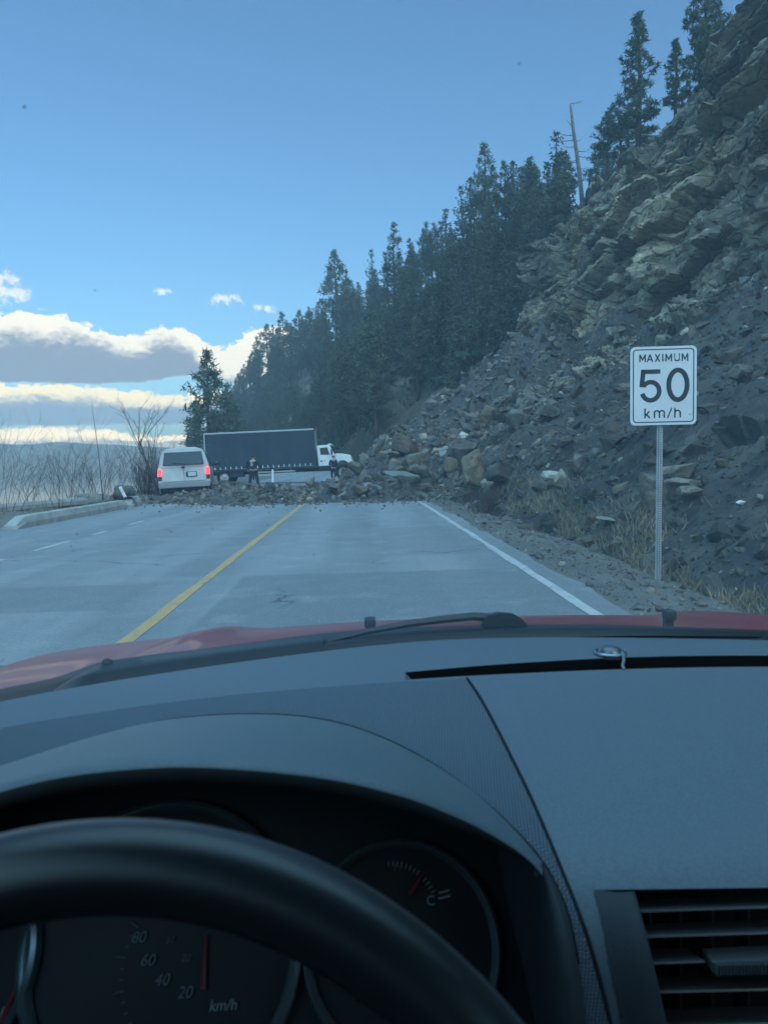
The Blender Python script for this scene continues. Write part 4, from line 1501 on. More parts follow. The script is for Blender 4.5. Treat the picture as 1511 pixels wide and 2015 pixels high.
# ================================================================== THE VAN
def build_van():
    c = at(366, 980, 29.6)
    az = math.atan2(c.x, c.y)
    root = empty('van', (c.x, c.y, 0.05), 0, label='white minivan seen from behind with its brake lights lit, stopped in the slide', cat='van')
    root.rotation_euler = (0, R(-1.6), -(az + R(4.0)))
    hw_z = [.40, .52, .95, 1.12, 1.78, 1.89, 1.94]
    hw_w = [.90, .965, .985, .975, .80, .70, .55]
    st = [(-.02, 1.90), (.03, 1.93), (.25, 1.94), (1.2, 1.95), (2.6, 1.94), (3.05, 1.90), (3.35, 1.72), (3.85, 1.22), (4.0, 1.13), (4.4, 1.05), (4.66, .95), (4.74, .82)]
    rows = []
    for y, zt in st:
        zs = [.42, .55, .80, .98, 1.14, 1.3, 1.5, 1.7, 1.82, 1.90]
        zs = [min(z, .42 + (zt - .42) * (z - .42) / (1.90 - .42)) if zt < 1.9 else z for z in zs]
        pts = []
        for z in zs:
            w_ = float(np.interp(z, hw_z, hw_w)) * (1 if y < 3.8 else 1 - .10 * (y - 3.8) ** 1.5)
            yy = y
            if y < .3:                                # the tailgate leans in above the belt
                yy = y + max(0, z - 1.16) * .30 * (1 - y / .3)
            pts.append((w_, yy, z))
        top = [(pts[-1][0] * .72, pts[-1][1], zt + .02), (pts[-1][0] * .35, pts[-1][1], zt + .032), (0, pts[-1][1], zt + .036)]
        half = pts + top
        full = [(-a, b, c_) for a, b, c_ in half] + [half[i] for i in range(len(half) - 2, -1, -1)]
        rows.append(full)
    Pn = np.array(rows)
    nu, nv = Pn.shape[:2]
    V = Pn.reshape(-1, 3)
    Fc = [tuple(f) for f in grid_faces(nu, nv)]
    Fc.append(tuple(range(nv))[::-1])
    Fc.append(tuple((nu - 1) * nv + i for i in range(nv)))
    body = obj('body', mesh('body', V, Fc, True), M_vanpaint, root)
    shade_auto(body, 32)

    def rear(x, z, off=0.0):
        return Vector((x, -.02 + max(0, z - 1.16) * .30 - off, z))
    # rear window: dark glass in a thin black seal
    q = MB()
    for (inset, off) in ((0, .004), (.03, .012)):
        o_ = [(-.77 + inset, 1.30 + inset), (.77 - inset, 1.30 + inset), (.69 - inset, 1.79 - inset), (-.69 + inset, 1.79 - inset)]
        n_ = len(o_)
        if inset == 0:
            q.add([rear(x, z, off) for x, z in o_] + [rear(x, z, -.02) for x, z in o_], [(0, 1, 2, 3)] + [(i, n_ + i, n_ + (i + 1) % n_, (i + 1) % n_) for i in range(n_)])
    win = q.build('rear_window', M_black, body)
    q = MB()
    o_ = [(-.75, 1.32), (.75, 1.32), (.672, 1.77), (-.672, 1.77)]
    q.add([rear(x, z, .009) for x, z in o_], [(0, 1, 2, 3)])
    gl = q.build('pane', M_glass_dark, root)
    gl.parent = root
    # wiper on the rear window, door seam, handle, badge
    q = MB()
    q.tube([rear(.02, 1.24, .02), rear(.02, 1.34, .03), rear(-.38, 1.37, .03)], .010, 5)
    q.build('rear_wiper', M_black, root)
    q = MB()
    q.box(rear(0, .92, .004), (.008, .012, .50))
    q.box(rear(0, 1.205, .004), (1.66, .012, .008))
    q.box(rear(0, .675, .004), (1.66, .012, .008))
    q.build('door_seam', M_black, root)
    q = MB()
    q.box(rear(-.02, 1.20, .022), (.13, .03, .07), None, .012)
    q.build('door_handle', M_black, root)
    q = MB()
    q.box(rear(.28, .93, .012), (.40, .02, .19), None, .006)
    pf = q.build('plate_recess', M_black, root)
    q = MB()
    q.box(rear(.30, .93, .026), (.30, .012, .15), None, .003)
    q.build('licence_plate', M_plate, pf)
    for s in (-1, 1):
        q = MB()
        q.box((s * .90, .03, 1.03), (.13, .15, .26), None, .025)
        q.build('tail_lamp', M_tail, root)
        q = MB()
        q.box((s * .90, .03, .80), (.145, .14, .16), None, .02)
        q.build('reversing_lamp', M_taildark, root)
    q = MB()
    q.box((0, -.06, .54), (1.92, .22, .23), None, .04)
    q.box((0, -.12, .66), (1.5, .09, .02), None, .005)
    q.build('bumper', M_bumper, root)
    q = MB()
    q.box((0, 2.2, .36), (1.6, 4.2, .18), None, .03)
    q.tube([(.45, .0, .30), (.45, .5, .32)], .03, 8)
    q.box((0, .12, .36), (1.2, .1, .12), None, .02)
    q.build('underbody', M_black, root)
    for s in (-1, 1):
        for (y0, y1) in ((.35, 1.55), (1.62, 2.72), (2.80, 3.42)):
            q = MB()
            f_ = lambda y, z: Vector((s * (float(np.interp(z, hw_z, hw_w)) + .004), y, z))
            yb1 = y1 + (.32 if y1 > 3 else 0)
            o_ = [(y0, 1.20), (yb1, 1.20), (y1, 1.72), (y0, 1.74)]
            vs = [f_(y, z) for y, z in o_]
            q.add(vs, [(0, 1, 2, 3) if s > 0 else (3, 2, 1, 0)])
            q.build('side_window', M_glass_dark, root)
        q = MB()
        q.tube([(s * .93, 3.42, 1.22), (s * 1.06, 3.40, 1.26)], .022, 6)
        q.box((s * 1.15, 3.40, 1.30), (.21, .10, .17), None, .03)
        mo = q.build('wing_mirror', M_black, root)
        q = MB()
        q.box((s * 1.15, 3.345, 1.30), (.16, .006, .12), Euler((R(6), 0, R(8 * s))), .002)
        q.build('mirror_glass', M_mirror, mo)
        for yw in (.95, 3.85):
            wheel('wheel', root, (s * .86, yw, .33), (s, 0, 0), .345, .22)
    q = MB()
    q.add([(-.70, 3.38, 1.70), (.70, 3.38, 1.70), (.82, 3.80, 1.26), (-.82, 3.80, 1.26)], [(0, 1, 2, 3)])
    for v in q.v:
        v += Vector((0, .03, .03))
    q.build('front_window', M_glass_dark, root)


build_van()


# ================================================================== THE TRUCK
def build_truck():
    YT = 50.0
    a = at(405, 912, YT)
    root = empty('box_truck', (a.x, YT, 0.0), 0, label='white cab truck with a long navy curtain sided box, standing across the road', cat='truck')
    root.rotation_euler = (0, R(-1.1), R(-2.0))
    L, Z0, Z1, Wd = 7.15, .90, 3.36, 2.45
    # x runs forward (to the right), the near side is y = 0
    q = MB()
    q.box((L / 2, Wd / 2, (Z0 + Z1) / 2), (L - .10, Wd - .06, Z1 - Z0 - .08))
    cb = q.build('cargo_box', M_alu, root)
    # the curtain hangs in shallow vertical waves
    nx, nz = 150, 12
    xs_ = np.linspace(.07, L - .07, nx)
    zs_ = np.linspace(Z0 + .12, Z1 - .09, nz)
    Xc, Zc = np.meshgrid(xs_, zs_, indexing='ij')
    Yc = .012 - .014 * np.sin(Xc * 9.2) * (1 - .4 * (Zc - Z0) / 2.5) + .02 * fbm(np.stack([Xc * .8, Zc * .8, Xc * 0], -1), 500, 3)
    Pc = np.stack([Xc, Yc - .01, Zc], -1)
    obj('side_curtain', grid_mesh('side_curtain', Pc, True), M_curtain, root)
    q = MB()
    q.box((L / 2, .01, Z1 - .035), (L, .09, .10), None, .015)
    q.build('top_rail', M_alu, root)
    q = MB()
    q.box((.035, .01, (Z0 + Z1) / 2), (.08, .09, Z1 - Z0 - .1), None, .012)
    q.build('corner_post', M_alu, root)
    q = MB()
    q.box((L - .035, .01, (Z0 + Z1) / 2), (.08, .09, Z1 - Z0 - .1), None, .012)
    q.build('corner_post', M_curtain, root)
    q = MB()
    q.box((L / 2, .02, Z0 + .03), (L, .08, .14), None, .012)
    q.build('bottom_rail', M_curtain, root)
    q = MB()
    q.box((L / 2, Wd / 2, Z1 + .012), (L, Wd, .03), None, .01)
    q.build('roof', M_alu, root)
    k = 0
    x = .28
    while x < L - .2:
        q = MB()
        q.box((x, -.035, Z0 + .16 + .01 * math.sin(x * 5)), (.045, .02, .17), None, .006)
        q.build('buckle', M_whitepost, root)
        x += .345
        k += 1
    q = MB()
    q.box((4.2, Wd / 2 - .42, .72), (9.0, .09, .24), None, .01)
    q.box((4.2, Wd / 2 + .42, .72), (9.0, .09, .24), None, .01)
    for xx in (1.0, 2.6, 4.2, 5.8, 7.0):
        q.box((xx, Wd / 2, .78), (.1, Wd - .3, .10))
    q.build('chassis', M_black, root)
    # side guard and boxes hung beneath
    q = MB()
    for z in (.50, .70):
        q.box((4.5, .10, z), (2.6, .03, .09), None, .008)
    for xx in (3.4, 5.5):
        q.box((xx, .14, .66), (.05, .04, .45))
    q.build('side_guard', M_alu, root)
    q = MB()
    q.box((2.0, .32, .66), (.9, .42, .42), None, .03)
    q.build('tool_box', M_black, root)
    q = MB()
    q.box((3.05, .20, .52), (.03, .5, .55), None, .008)
    q.build('mud_flap', M_rubber, root)
    for yw in (.30, .60, Wd - .60, Wd - .30):
        wheel('wheel', root, (1.15, yw, .50), (0, -1, 0), .50, .27)
    # ---- cab: side outline extruded across, then the details set proud of it
    x0 = L + .12
    yo = .22
    Wc = 2.0
    M = Matrix.Translation((x0, yo, 0)) @ Matrix.Rotation(R(90), 4, 'X')   # outline (x, z); depth goes to -y
    M = M @ Matrix.Scale(-1, 4, (0, 0, 1))
    out = [(.06, .93), (1.02, .93), (1.10, 1.06), (1.17, 1.62), (1.10, 1.70), (.86, 2.20), (.80, 2.27), (.70, 2.29), (.02, 2.27), (-.02, 2.20)]
    q = MB()
    q.prism(out, M, Wc)
    cab = q.build('cab', M_truckpaint, root, False, .035)
    q = MB()
    q.box((x0 + .86, yo + Wc / 2, 2.31), (.26, Wc * .94, .09), Euler((0, R(10), 0)), .03)
    q.build('sun_visor', M_truckpaint, root)
    # hood with a swept fender
    hood = [(1.16, 1.02), (1.30, 1.12), (1.44, 1.20), (1.62, 1.23), (1.80, 1.19), (1.95, 1.08), (2.03, 1.00), (2.22, 1.02), (2.27, 1.12), (2.16, 1.52), (2.08, 1.58), (1.7, 1.66), (1.18, 1.71)]
    q = MB()
    q.prism(hood, Matrix.Translation((x0, yo + .02, 0)) @ Matrix.Rotation(R(90), 4, 'X') @ Matrix.Scale(-1, 4, (0, 0, 1)), Wc - .04)
    q.build('hood', M_truckpaint, root, False, .05)
    q = MB()
    q.add([(x0 + .22, yo - .012, 1.66), (x0 + .80, yo - .012, 1.64), (x0 + .68, yo - .012, 2.13), (x0 + .19, yo - .012, 2.10)], [(0, 1, 2, 3)])
    dr = MB()
    dr.prism([(.14, 1.00), (.95, 1.00), (1.00, 1.55), (.74, 2.17), (.12, 2.15)], Matrix.Translation((x0, yo - .008, 0)) @ Matrix.Rotation(R(90), 4, 'X') @ Matrix.Scale(-1, 4, (0, 0, 1)), .02)
    door = dr.build('door', M_truckpaint, root, False, .004)
    q.build('window', M_glass_dark, door)
    q = MB()
    q.box((x0 + .26, yo - .03, 1.25), (.12, .03, .08), None, .008)
    q.build('handle', M_black, door)
    q = MB()
    q.box((x0 + .46, yo - .02, 1.27), (.07, .012, .07), None, .004)
    q.build('door_badge', M_black, door)
    q = MB()
    q.add([(x0 + 1.12, yo + .12, 1.72), (x0 + 1.12, yo + Wc - .12, 1.72), (x0 + .90, yo + Wc - .16, 2.19), (x0 + .90, yo + .16, 2.19)], [(0, 1, 2, 3)])
    for v in q.v:
        v += Vector((.022, 0, .012))
    q.build('windscreen', M_glass_dark, root)
    q = MB()
    q.tube([(x0 + .92, yo, 1.95), (x0 + .98, yo - .20, 1.97), (x0 + .98, yo - .2, 1.60), (x0 + .92, yo, 1.58)], .014, 5)
    q.box((x0 + .96, yo - .24, 1.82), (.09, .16, .34), None, .02)
    q.build('wing_mirror', M_black, root)
    for s in (yo + .10, yo + Wc - .10):
        q = MB()
        q.box((x0 + 2.24, s, 1.13), (.07, .17, .13), None, .015)
        q.build('headlight', M_lens, root)
        q = MB()
        q.box((x0 + 2.17, s - (.08 if s < 1 else -.08), 1.15), (.12, .05, .08), None, .01)
        q.build('indicator', M_amber, root)
    q = MB()
    q.box((x0 + 2.24, yo + Wc / 2, .78), (.16, Wc + .1, .26), None, .03)
    q.build('bumper', M_chrome, root)
    q = MB()
    q.box((x0 + 1.6, yo - .02, 1.66), (.03, .03, .10), None, .005)
    q.build('hood_latch', M_whitepost, root)
    for yw in (yo + .10, yo + Wc - .10):
        wheel('wheel', root, (x0 + 1.62, yw, .50), (0, -1, 0), .50, .28)
    q = MB()
    q.box((x0 + .55, yo + .16, .78), (.9, .3, .22), None, .03)
    q.build('step', M_black, root)


build_truck()


# ================================================================== PEOPLE
M_skin = mat('skin', (0.42, 0.27, 0.20), 0.6)
M_jacket = mat('dark_jacket', (0.020, 0.028, 0.024), 0.85, 0.2, (0.03, 0.036, 0.034), 4.0)
M_navy = mat('navy_clothes', (0.014, 0.020, 0.045), 0.85, 0.2, (0.02, 0.028, 0.055), 4.0)
M_trousers = mat('dark_trousers', (0.026, 0.03, 0.042), 0.9, 0.2)
M_hair = mat('dark_hair', (0.02, 0.016, 0.014), 0.7)
M_emblem = mat('pale_print', (0.24, 0.26, 0.26), 0.8)
M_boot = mat('boots', (0.03, 0.026, 0.022), 0.7)


def skin_obj(name, nodes, edges, m, parent, root_i=0, sub=2):
    me = bpy.data.meshes.new(name)
    me.from_pydata([n_[0] for n_ in nodes], edges, [])
    o = link(name, me, None, parent)
    sk = o.modifiers.new('skin', 'SKIN')
    sk.use_smooth_shade = True
    for i, n_ in enumerate(nodes):
        rr = n_[1] if isinstance(n_[1], tuple) else (n_[1], n_[1])
        me.skin_vertices[0].data[i].radius = rr
        me.skin_vertices[0].data[i].use_root = (i == root_i)
    sb = o.modifiers.new('s', 'SUBSURF')
    sb.levels = sb.render_levels = sub
    dg = bpy.context.evaluated_depsgraph_get()
    ev = bpy.data.meshes.new_from_object(o.evaluated_get(dg))
    o.modifiers.clear()
    o.data = ev
    ev.name = name
    ev.materials.clear()
    ev.materials.append(m)
    return o


def person(loc, rz, Hh, top_m, leg_m, label, armL, armR, emblem=False, head_turn=0.0, spread=.13):
    """standing figure, facing local +y; armL / armR: elbow and wrist points"""
    root = empty('person', loc, rz, label=label, cat='person')
    k = Hh / 1.78
    root.scale = (k, k, k)
    sh = .20
    N = [((0, 0, .95), (.15, .11)), ((0, .01, 1.12), (.135, .10)), ((0, .0, 1.30), (.165, .115)), ((0, -.01, 1.44), (.13, .09)), ((0, 0, 1.52), .055), ((0, .015, 1.57), .055), ((0, .02, 1.67), (.078, .095)), ((0, .015, 1.745), (.062, .075))]
    E = [(i, i + 1) for i in range(7)]

    def arm(s, el, wr):
        b = len(N)
        N.extend([((s * sh, 0, 1.43), .058), (el, .045), (wr, .030)])
        E.extend([(3, b), (b, b + 1), (b + 1, b + 2)])
        w_ = Vector(wr)
        d = (w_ - Vector(el)).normalized()
        palm = w_ + d * .055
        N.append((tuple(palm), (.036, .018)))
        E.append((b + 2, b + 3))
        sd = d.cross(Vector((0, 1, 0)))
        sd = sd.normalized() if sd.length > .1 else Vector((0, 0, 1))
        fwd_ = sd.cross(d)
        for j, (off, ln) in enumerate(((-.026, .062), (-.009, .072), (.009, .068), (.025, .055))):
            b2 = len(N)
            p1 = palm + d * .035 + fwd_ * off
            p2 = p1 + d * ln * .55 + sd * .012 * s
            p3 = p2 + d * ln * .4 + sd * .03 * s
            N.extend([(tuple(p1), .010), (tuple(p2), .009), (tuple(p3), .007)])
            E.extend([(b + 3, b2), (b2, b2 + 1), (b2 + 1, b2 + 2)])
        b2 = len(N)
        t1 = palm + fwd_ * .035 - d * .01
        N.extend([(tuple(t1), .012), (tuple(t1 + fwd_ * .02 + d * .03), .010)])
        E.extend([(b + 3, b2), (b2, b2 + 1)])
    arm(-1, armL[0], armL[1])
    arm(1, armR[0], armR[1])
    for s in (-1, 1):
        b = len(N)
        N.extend([((s * .09, 0, .88), (.088, .095)), ((s * (.09 + spread * .3), .02, .50), .062), ((s * spread, -.01, .10), .042), ((s * (spread + .01), .10, .045), (.042, .032)), ((s * (spread + .02), .18, .03), (.036, .022))])
        E.extend([(0, b), (b, b + 1), (b + 1, b + 2), (b + 2, b + 3), (b + 3, b + 4)])
    body = skin_obj('body', N, E, M_skin, root)
    # face and ears
    q = MB()
    q.box((0, .118, 1.655), (.022, .035, .045), Euler((R(-18), 0, 0)), .008)
    q.build('nose', M_skin, body, True)
    for s in (-1, 1):
        q = MB()
        q.box((s * .082, .015, 1.665), (.018, .04, .062), None, .008)
        q.build('ear', M_skin, body, True)
        q = MB()
        q.box((s * .032, .103, 1.685), (.024, .012, .012), None, .004)
        q.build('eye', M_hair, body)
    q = MB()
    q.box((0, .100, 1.612), (.046, .012, .010), None, .003)
    q.build('mouth', mat('lips', (.32, .14, .12)), body)
    # clothing over the body
    J = [((0, 0, .90), (.175, .13)), ((0, .01, 1.10), (.172, .128)), ((0, 0, 1.30), (.195, .138)), ((0, -.01, 1.45), (.15, .105)), ((0, 0, 1.515), .07)]
    JE = [(0, 1), (1, 2), (2, 3), (3, 4)]
    for s, a_ in ((-1, armL), (1, armR)):
        b = len(J)
        wr = Vector(a_[0]).lerp(Vector(a_[1]), .93)
        J.extend([((s * sh, 0, 1.43), .078), (a_[0], .066), (tuple(wr), .050)])
        JE.extend([(3, b), (b, b + 1), (b + 1, b + 2)])
    skin_obj('jacket', J, JE, top_m, root)
    T = [((0, 0, .93), (.158, .118))]
    TE = []
    for s in (-1, 1):
        b = len(T)
        T.extend([((s * .092, 0, .84), (.105, .11)), ((s * (.09 + spread * .3), .02, .50), .082), ((s * spread, -.01, .09), .066)])
        TE.extend([(0, b), (b, b + 1), (b + 1, b + 2)])
    skin_obj('trousers', T, TE, leg_m, root)
    for s in (-1, 1):
        q = MB()
        q.box((s * (spread + .012), .07, .045), (.10, .28, .09), None, .035)
        q.build('boot', M_boot, root, True)
    Hn = [((0, -.01, 1.63), (.082, .085)), ((0, -.005, 1.70), (.088, .095)), ((0, .0, 1.75), (.075, .082))]
    hr = skin_obj('hair', Hn, [(0, 1), (1, 2)], M_hair, root)
    hr.location = (0, -.018, .012)
    if emblem:
        q = MB()
        q.prism([(-.06, -.10), (.0, -.13), (.06, -.09), (.075, .0), (.03, .05), (.045, .12), (-.02, .15), (-.06, .08), (-.03, .03), (-.075, -.02)], Matrix.Translation((-.03, -.168, 1.27)) @ Matrix.Rotation(R(90), 4, 'X'), .012)
        q.build('back_print', M_emblem, root)
    return root


p1 = on_ground(500, 956.5)
person((p1.x, p1.y, 0.0), R(-6), 1.80, M_jacket, M_trousers, 'person seen from behind in a dark jacket with a pale back print, watching the truck', ((-.30, .02, 1.18), (-.27, .10, .96)), ((.31, .0, 1.18), (.33, .06, .92)), True, spread=.19)
bpy.data.objects['person'].scale = (1.36, 1.3, 1.03)
p2 = at(656, 912, 49.2)
person((p2.x, p2.y, 0.05), R(20), 1.70, M_navy, M_navy, 'person in navy clothes standing against the truck cab door', ((-.25, .10, 1.17), (-.12, .26, 1.10)), ((.26, .08, 1.16), (.20, .24, .98)), spread=.11)

# ================================================================== MARKER POSTS, BARRIERS, LOG
def marker(p, h, tilt, label):
    o = empty('marker_post', p, 0, label=label, cat='marker post')
    o.rotation_euler = tilt
    q = MB()
    q.box((0, 0, h / 2 - .1), (.10, .035, h + .2), None, .012)
    q.build('post', M_whitepost, o)
    q = MB()
    q.box((0, -.022, h - .12), (.06, .01, .11), None, .003)
    q.build('reflector', M_lens, o)
pm = at(537, 950, 43.5)
marker((pm.x, pm.y, 0.0), .98, (0, R(1), 0), 'white marker post standing upright in the rubble to the right of the person')
pm = at(250, 981, 25.3)
marker((pm.x, pm.y, .22), .50, (0, R(-24), 0), 'short white marker post leaning against the dark pointed boulder')


def barrier(a, b, h, w_, label, slope0=.55, slope1=.1):
    a, b = Vector(a), Vector(b)
    d = (b - a).normalized()
    L = (b - a).length
    sd = d.cross(Vector((0, 0, 1)))
    o = empty('concrete_barrier', a, 0, label=label, cat='barrier')
    q = MB()
    prof = [(-w_ / 2, -.05), (-w_ / 2, h * .45), (-w_ * .34, h * .95), (-w_ * .26, h), (w_ * .26, h), (w_ * .34, h * .95), (w_ / 2, h * .45), (w_ / 2, -.05)]
    vs, n_ = [], len(prof)
    ts = [0, slope0, L * .25, L * .5, L * .75, L - slope1, L]
    for t in ts:
        kz = 1 if 0 < t < L else .25 if t == 0 else .8
        for x, z in prof:
            p = d * t + sd * x
            vs.append((p.x, p.y, z * kz if z > 0 else z))
    fs = [(i * n_ + k, i * n_ + (k + 1) % n_, (i + 1) * n_ + (k + 1) % n_, (i + 1) * n_ + k) for i in range(len(ts) - 1) for k in range(n_)]
    fs += [tuple(range(n_)), tuple((len(ts) - 1) * n_ + k for k in range(n_))[::-1]]
    q.add(vs, fs)
    q.build('block', M_concrete, o, False, .012)
    return o
barrier((-7.62, 16.8, .0), (-7.50, 24.4, 0), .27, .36, 'long low concrete barrier along the left road edge')
barrier((-7.48, 24.75, .0), (-7.46, 25.8, 0), .34, .40, 'short pale concrete block at the far end of the low barrier')
barrier((-10.6, 19.5, .22), (-8.75, 24.6, .10), .16, .32, 'low concrete barrier set back on the left, among the shrubs', .2)
q = MB()
a, b = on_ground(1150, 1143, -.12), on_ground(1292, 1149, -.2)
q.tube([a + Vector((0, 0, .02)), a.lerp(b, .25) + Vector((0, .03, .05)), a.lerp(b, .6) + Vector((0, 0, .03)), b], [.045, .062, .06, .055], 9)
q.build('log', M_wood, None, True, label='short grey weathered log lying at the foot of the signpost', cat='log')


# ================================================================== THE SPEED SIGN
def stroke(q, pts, wd, M, dp=.003, closed=False):
    """a pen stroke of constant width laid on the sign face"""
    P2 = [Vector((x, y)) for x, y in pts]
    n_ = len(P2)
    Lp, Rp = [], []
    for i, p in enumerate(P2):
        if closed:
            a_, b_ = P2[(i - 1) % n_], P2[(i + 1) % n_]
        else:
            a_, b_ = P2[max(i - 1, 0)], P2[min(i + 1, n_ - 1)]
        t1 = (p - a_).normalized() if (p - a_).length > 1e-9 else (b_ - p).normalized()
        t2 = (b_ - p).normalized() if (b_ - p).length > 1e-9 else t1
        t = (t1 + t2).normalized()
        nn = Vector((-t.y, t.x))
        k = 1 / max(.35, nn.dot(Vector((-t1.y, t1.x))))
        Lp.append(p + nn * wd / 2 * k)
        Rp.append(p - nn * wd / 2 * k)
    vs = []
    for p in Lp + Rp:
        vs.append(M @ Vector((p.x, p.y, dp)))
    for p in Lp + Rp:
        vs.append(M @ Vector((p.x, p.y, 0)))
    N2 = 2 * n_
    fs = []
    for i in range(n_ if closed else n_ - 1):
        j = (i + 1) % n_
        fs.append((i, n_ + i, n_ + j, j))
        fs.append((i, j, N2 + j, N2 + i))
        fs.append((n_ + j, n_ + i, N2 + n_ + i, N2 + n_ + j))
    q.add(vs, fs)


def arc(cx, cy, rx, ry, a0, a1, n_=24):
    return [(cx + rx * math.cos(R(a0 + (a1 - a0) * i / n_)), cy + ry * math.sin(R(a0 + (a1 - a0) * i / n_))) for i in range(n_ + 1)]


def build_sign():
    YS = 8.0
    c = at(1304.5, 759, YS)
    W_, H_ = .682, .822
    foot = at(1298.5, 1146, YS)
    root = empty('speed_sign', (foot.x, YS + .03, foot.z - .05), 0, label='white speed limit sign reading MAXIMUM 50 km/h on a perforated steel post', cat='road sign')
    o_ = Vector((foot.x, YS + .03, foot.z - .05))
    rz, ry = R(-6), R(.35)
    Mr = Matrix.Rotation(rz, 4, 'Z') @ Matrix.Rotation(ry, 4, 'Y') @ Matrix.Rotation(R(90), 4, 'X')
    M = Matrix.Translation(c - o_) @ Mr

    def rrect(w_, h_, r_):
        pts = []
        for sx, sy, a0 in ((1, 1, 0), (-1, 1, 90), (-1, -1, 180), (1, -1, 270)):
            pts += arc(sx * (w_ / 2 - r_), sy * (h_ / 2 - r_), r_, r_, a0, a0 + 90, 6)
        return pts
    q = MB()
    q.prism(rrect(W_, H_, .05), M @ Matrix.Translation((0, 0, -.004)), .004)
    board = q.build('sign_board', M_signwhite, root)
    q = MB()
    stroke(q, rrect(W_ - .062, H_ - .062, .034), .011, M, .0012, True)
    q.build('border', M_signblack, board)
    # px: the lettering measured on the photograph, 1 px = W_/128
    u = W_ / 128.0

    def S(q, pts, wd, closed=False):
        stroke(q, [(x * u, y * u) for x, y in pts], wd * u, M, .0014, closed)
    q = MB()
    S(q, [(-38.6, 32.4), (-42.0, -2.0)], 9.0)
    S(q, [(-41.0, 28.1), (-6.0, 28.1)], 8.6)
    S(q, arc(-24.6, -10.2, 16.6, 17.9, 148, -166, 30), 9.0)
    q.build('digit', M_signblack, board)
    q = MB()
    S(q, arc(28.0, 1.0, 17.7, 29.0, 0, 360, 44)[:-1], 9.4, True)
    q.build('digit', M_signblack, board)
    # MAXIMUM
    q = MB()
    h0, h1, wd = 47.2, 62.4, 2.5
    S_M = lambda x, w2: (S(q, [(x - w2, h0), (x - w2, h1)], wd), S(q, [(x + w2, h0), (x + w2, h1)], wd), S(q, [(x - w2, h1 - .6), (x, h0 + 4.2), (x + w2, h1 - .6)], wd))
    S_M(-40.4, 5.2)
    S(q, [(-31.4, h0), (-26.2, h1 - .8)], wd)
    S(q, [(-21.0, h0), (-26.2, h1 - .8)], wd)
    S(q, [(-29.6, h0 + 4.4), (-22.8, h0 + 4.4)], wd * .9)
    S(q, [(-15.9, h0), (-7.2, h1)], wd)
    S(q, [(-7.2, h0), (-15.9, h1)], wd)
    S(q, [(-1.5, h0), (-1.5, h1)], wd)
    S_M(10.0, 5.2)
    S(q, [(21.4, h1), (21.4, h0 + 4.4)] + arc(26.0, h0 + 5.4, 4.6, 4.3, 190, 350, 12) + [(30.6, h0 + 4.4), (30.6, h1)], wd)
    S_M(41.2, 5.2)
    q.build('lettering', M_signblack, board)
    # km/h
    q = MB()
    k0, kx, kt, wd = -63.0, -50.0, -43.7, 2.9
    S(q, [(-35.4, k0), (-35.4, kt)], wd)
    S(q, [(-27.0, kx + .6), (-34.6, k0 + 4.6)], wd)
    S(q, [(-31.6, k0 + 6.6), (-26.2, k0)], wd)
    S(q, [(-17.0, k0), (-17.0, kx)], wd)
    S(q, arc(-12.2, k0 + 9.6, 4.8, 4.4, 180, 0, 12) + [(-7.4, k0)], wd)
    S(q, arc(-2.6, k0 + 9.6, 4.8, 4.4, 180, 0, 12) + [(2.2, k0)], wd)
    S(q, [(8.2, k0 - .6), (16.6, kt)], wd * .85)
    S(q, [(22.4, k0), (22.4, kt)], wd)
    S(q, arc(27.6, k0 + 9.0, 5.2, 5.0, 180, 0, 12) + [(32.8, k0)], wd)
    q.build('lettering', M_signblack, board)
    # post: perforated steel, dark holes in two rows down the face
    Hp = c.z - o_.z + .33
    base_x = 0.0
    lean = (c.x - .006 - foot.x) / (c.z - foot.z)
    q = MB()
    w_, d_ = .066, .038
    nseg = 2
    for s in (-1, 1):
        q.box((s * (w_ / 2 - .010), .036, Hp / 2), (.020, .004, Hp))
        q.box((s * (w_ / 2 - .021), .022, Hp / 2), (.004, .026, Hp))
    q.box((0, .010, Hp / 2), (w_ - .040, .004, Hp))
    ob = q
    post = ob.build('post', M_galv, root)
    post.rotation_euler = (0, lean, 0)
    hq = MB()
    z = .05
    while z < Hp - .05:
        hq.lathe([(.0001, 0), (.0068, 0)], Matrix.Translation((0, .0072, z)) @ Matrix.Rotation(R(90), 4, 'X'), 8)
        hq.lathe([(.0001, 0), (.0062, 0)], Matrix.Translation((w_ / 2 - .010, .0332, z)) @ Matrix.Rotation(R(90), 4, 'X'), 8)
        z += .0254
    ho = hq.build('post_holes', M_hole, post)
    for z in (c.z - o_.z - .30, c.z - o_.z + .28):
        q = MB()
        q.lathe([(.010, 0), (.010, .006), (.004, .008), (.0001, .008)], Matrix.Translation((c.x - foot.x + lean * (z - (c.z - o_.z)), -.031, z)) @ Matrix.Rotation(R(90), 4, 'X'), 10)
        q.build('bolt', M_galv, root)


build_sign()
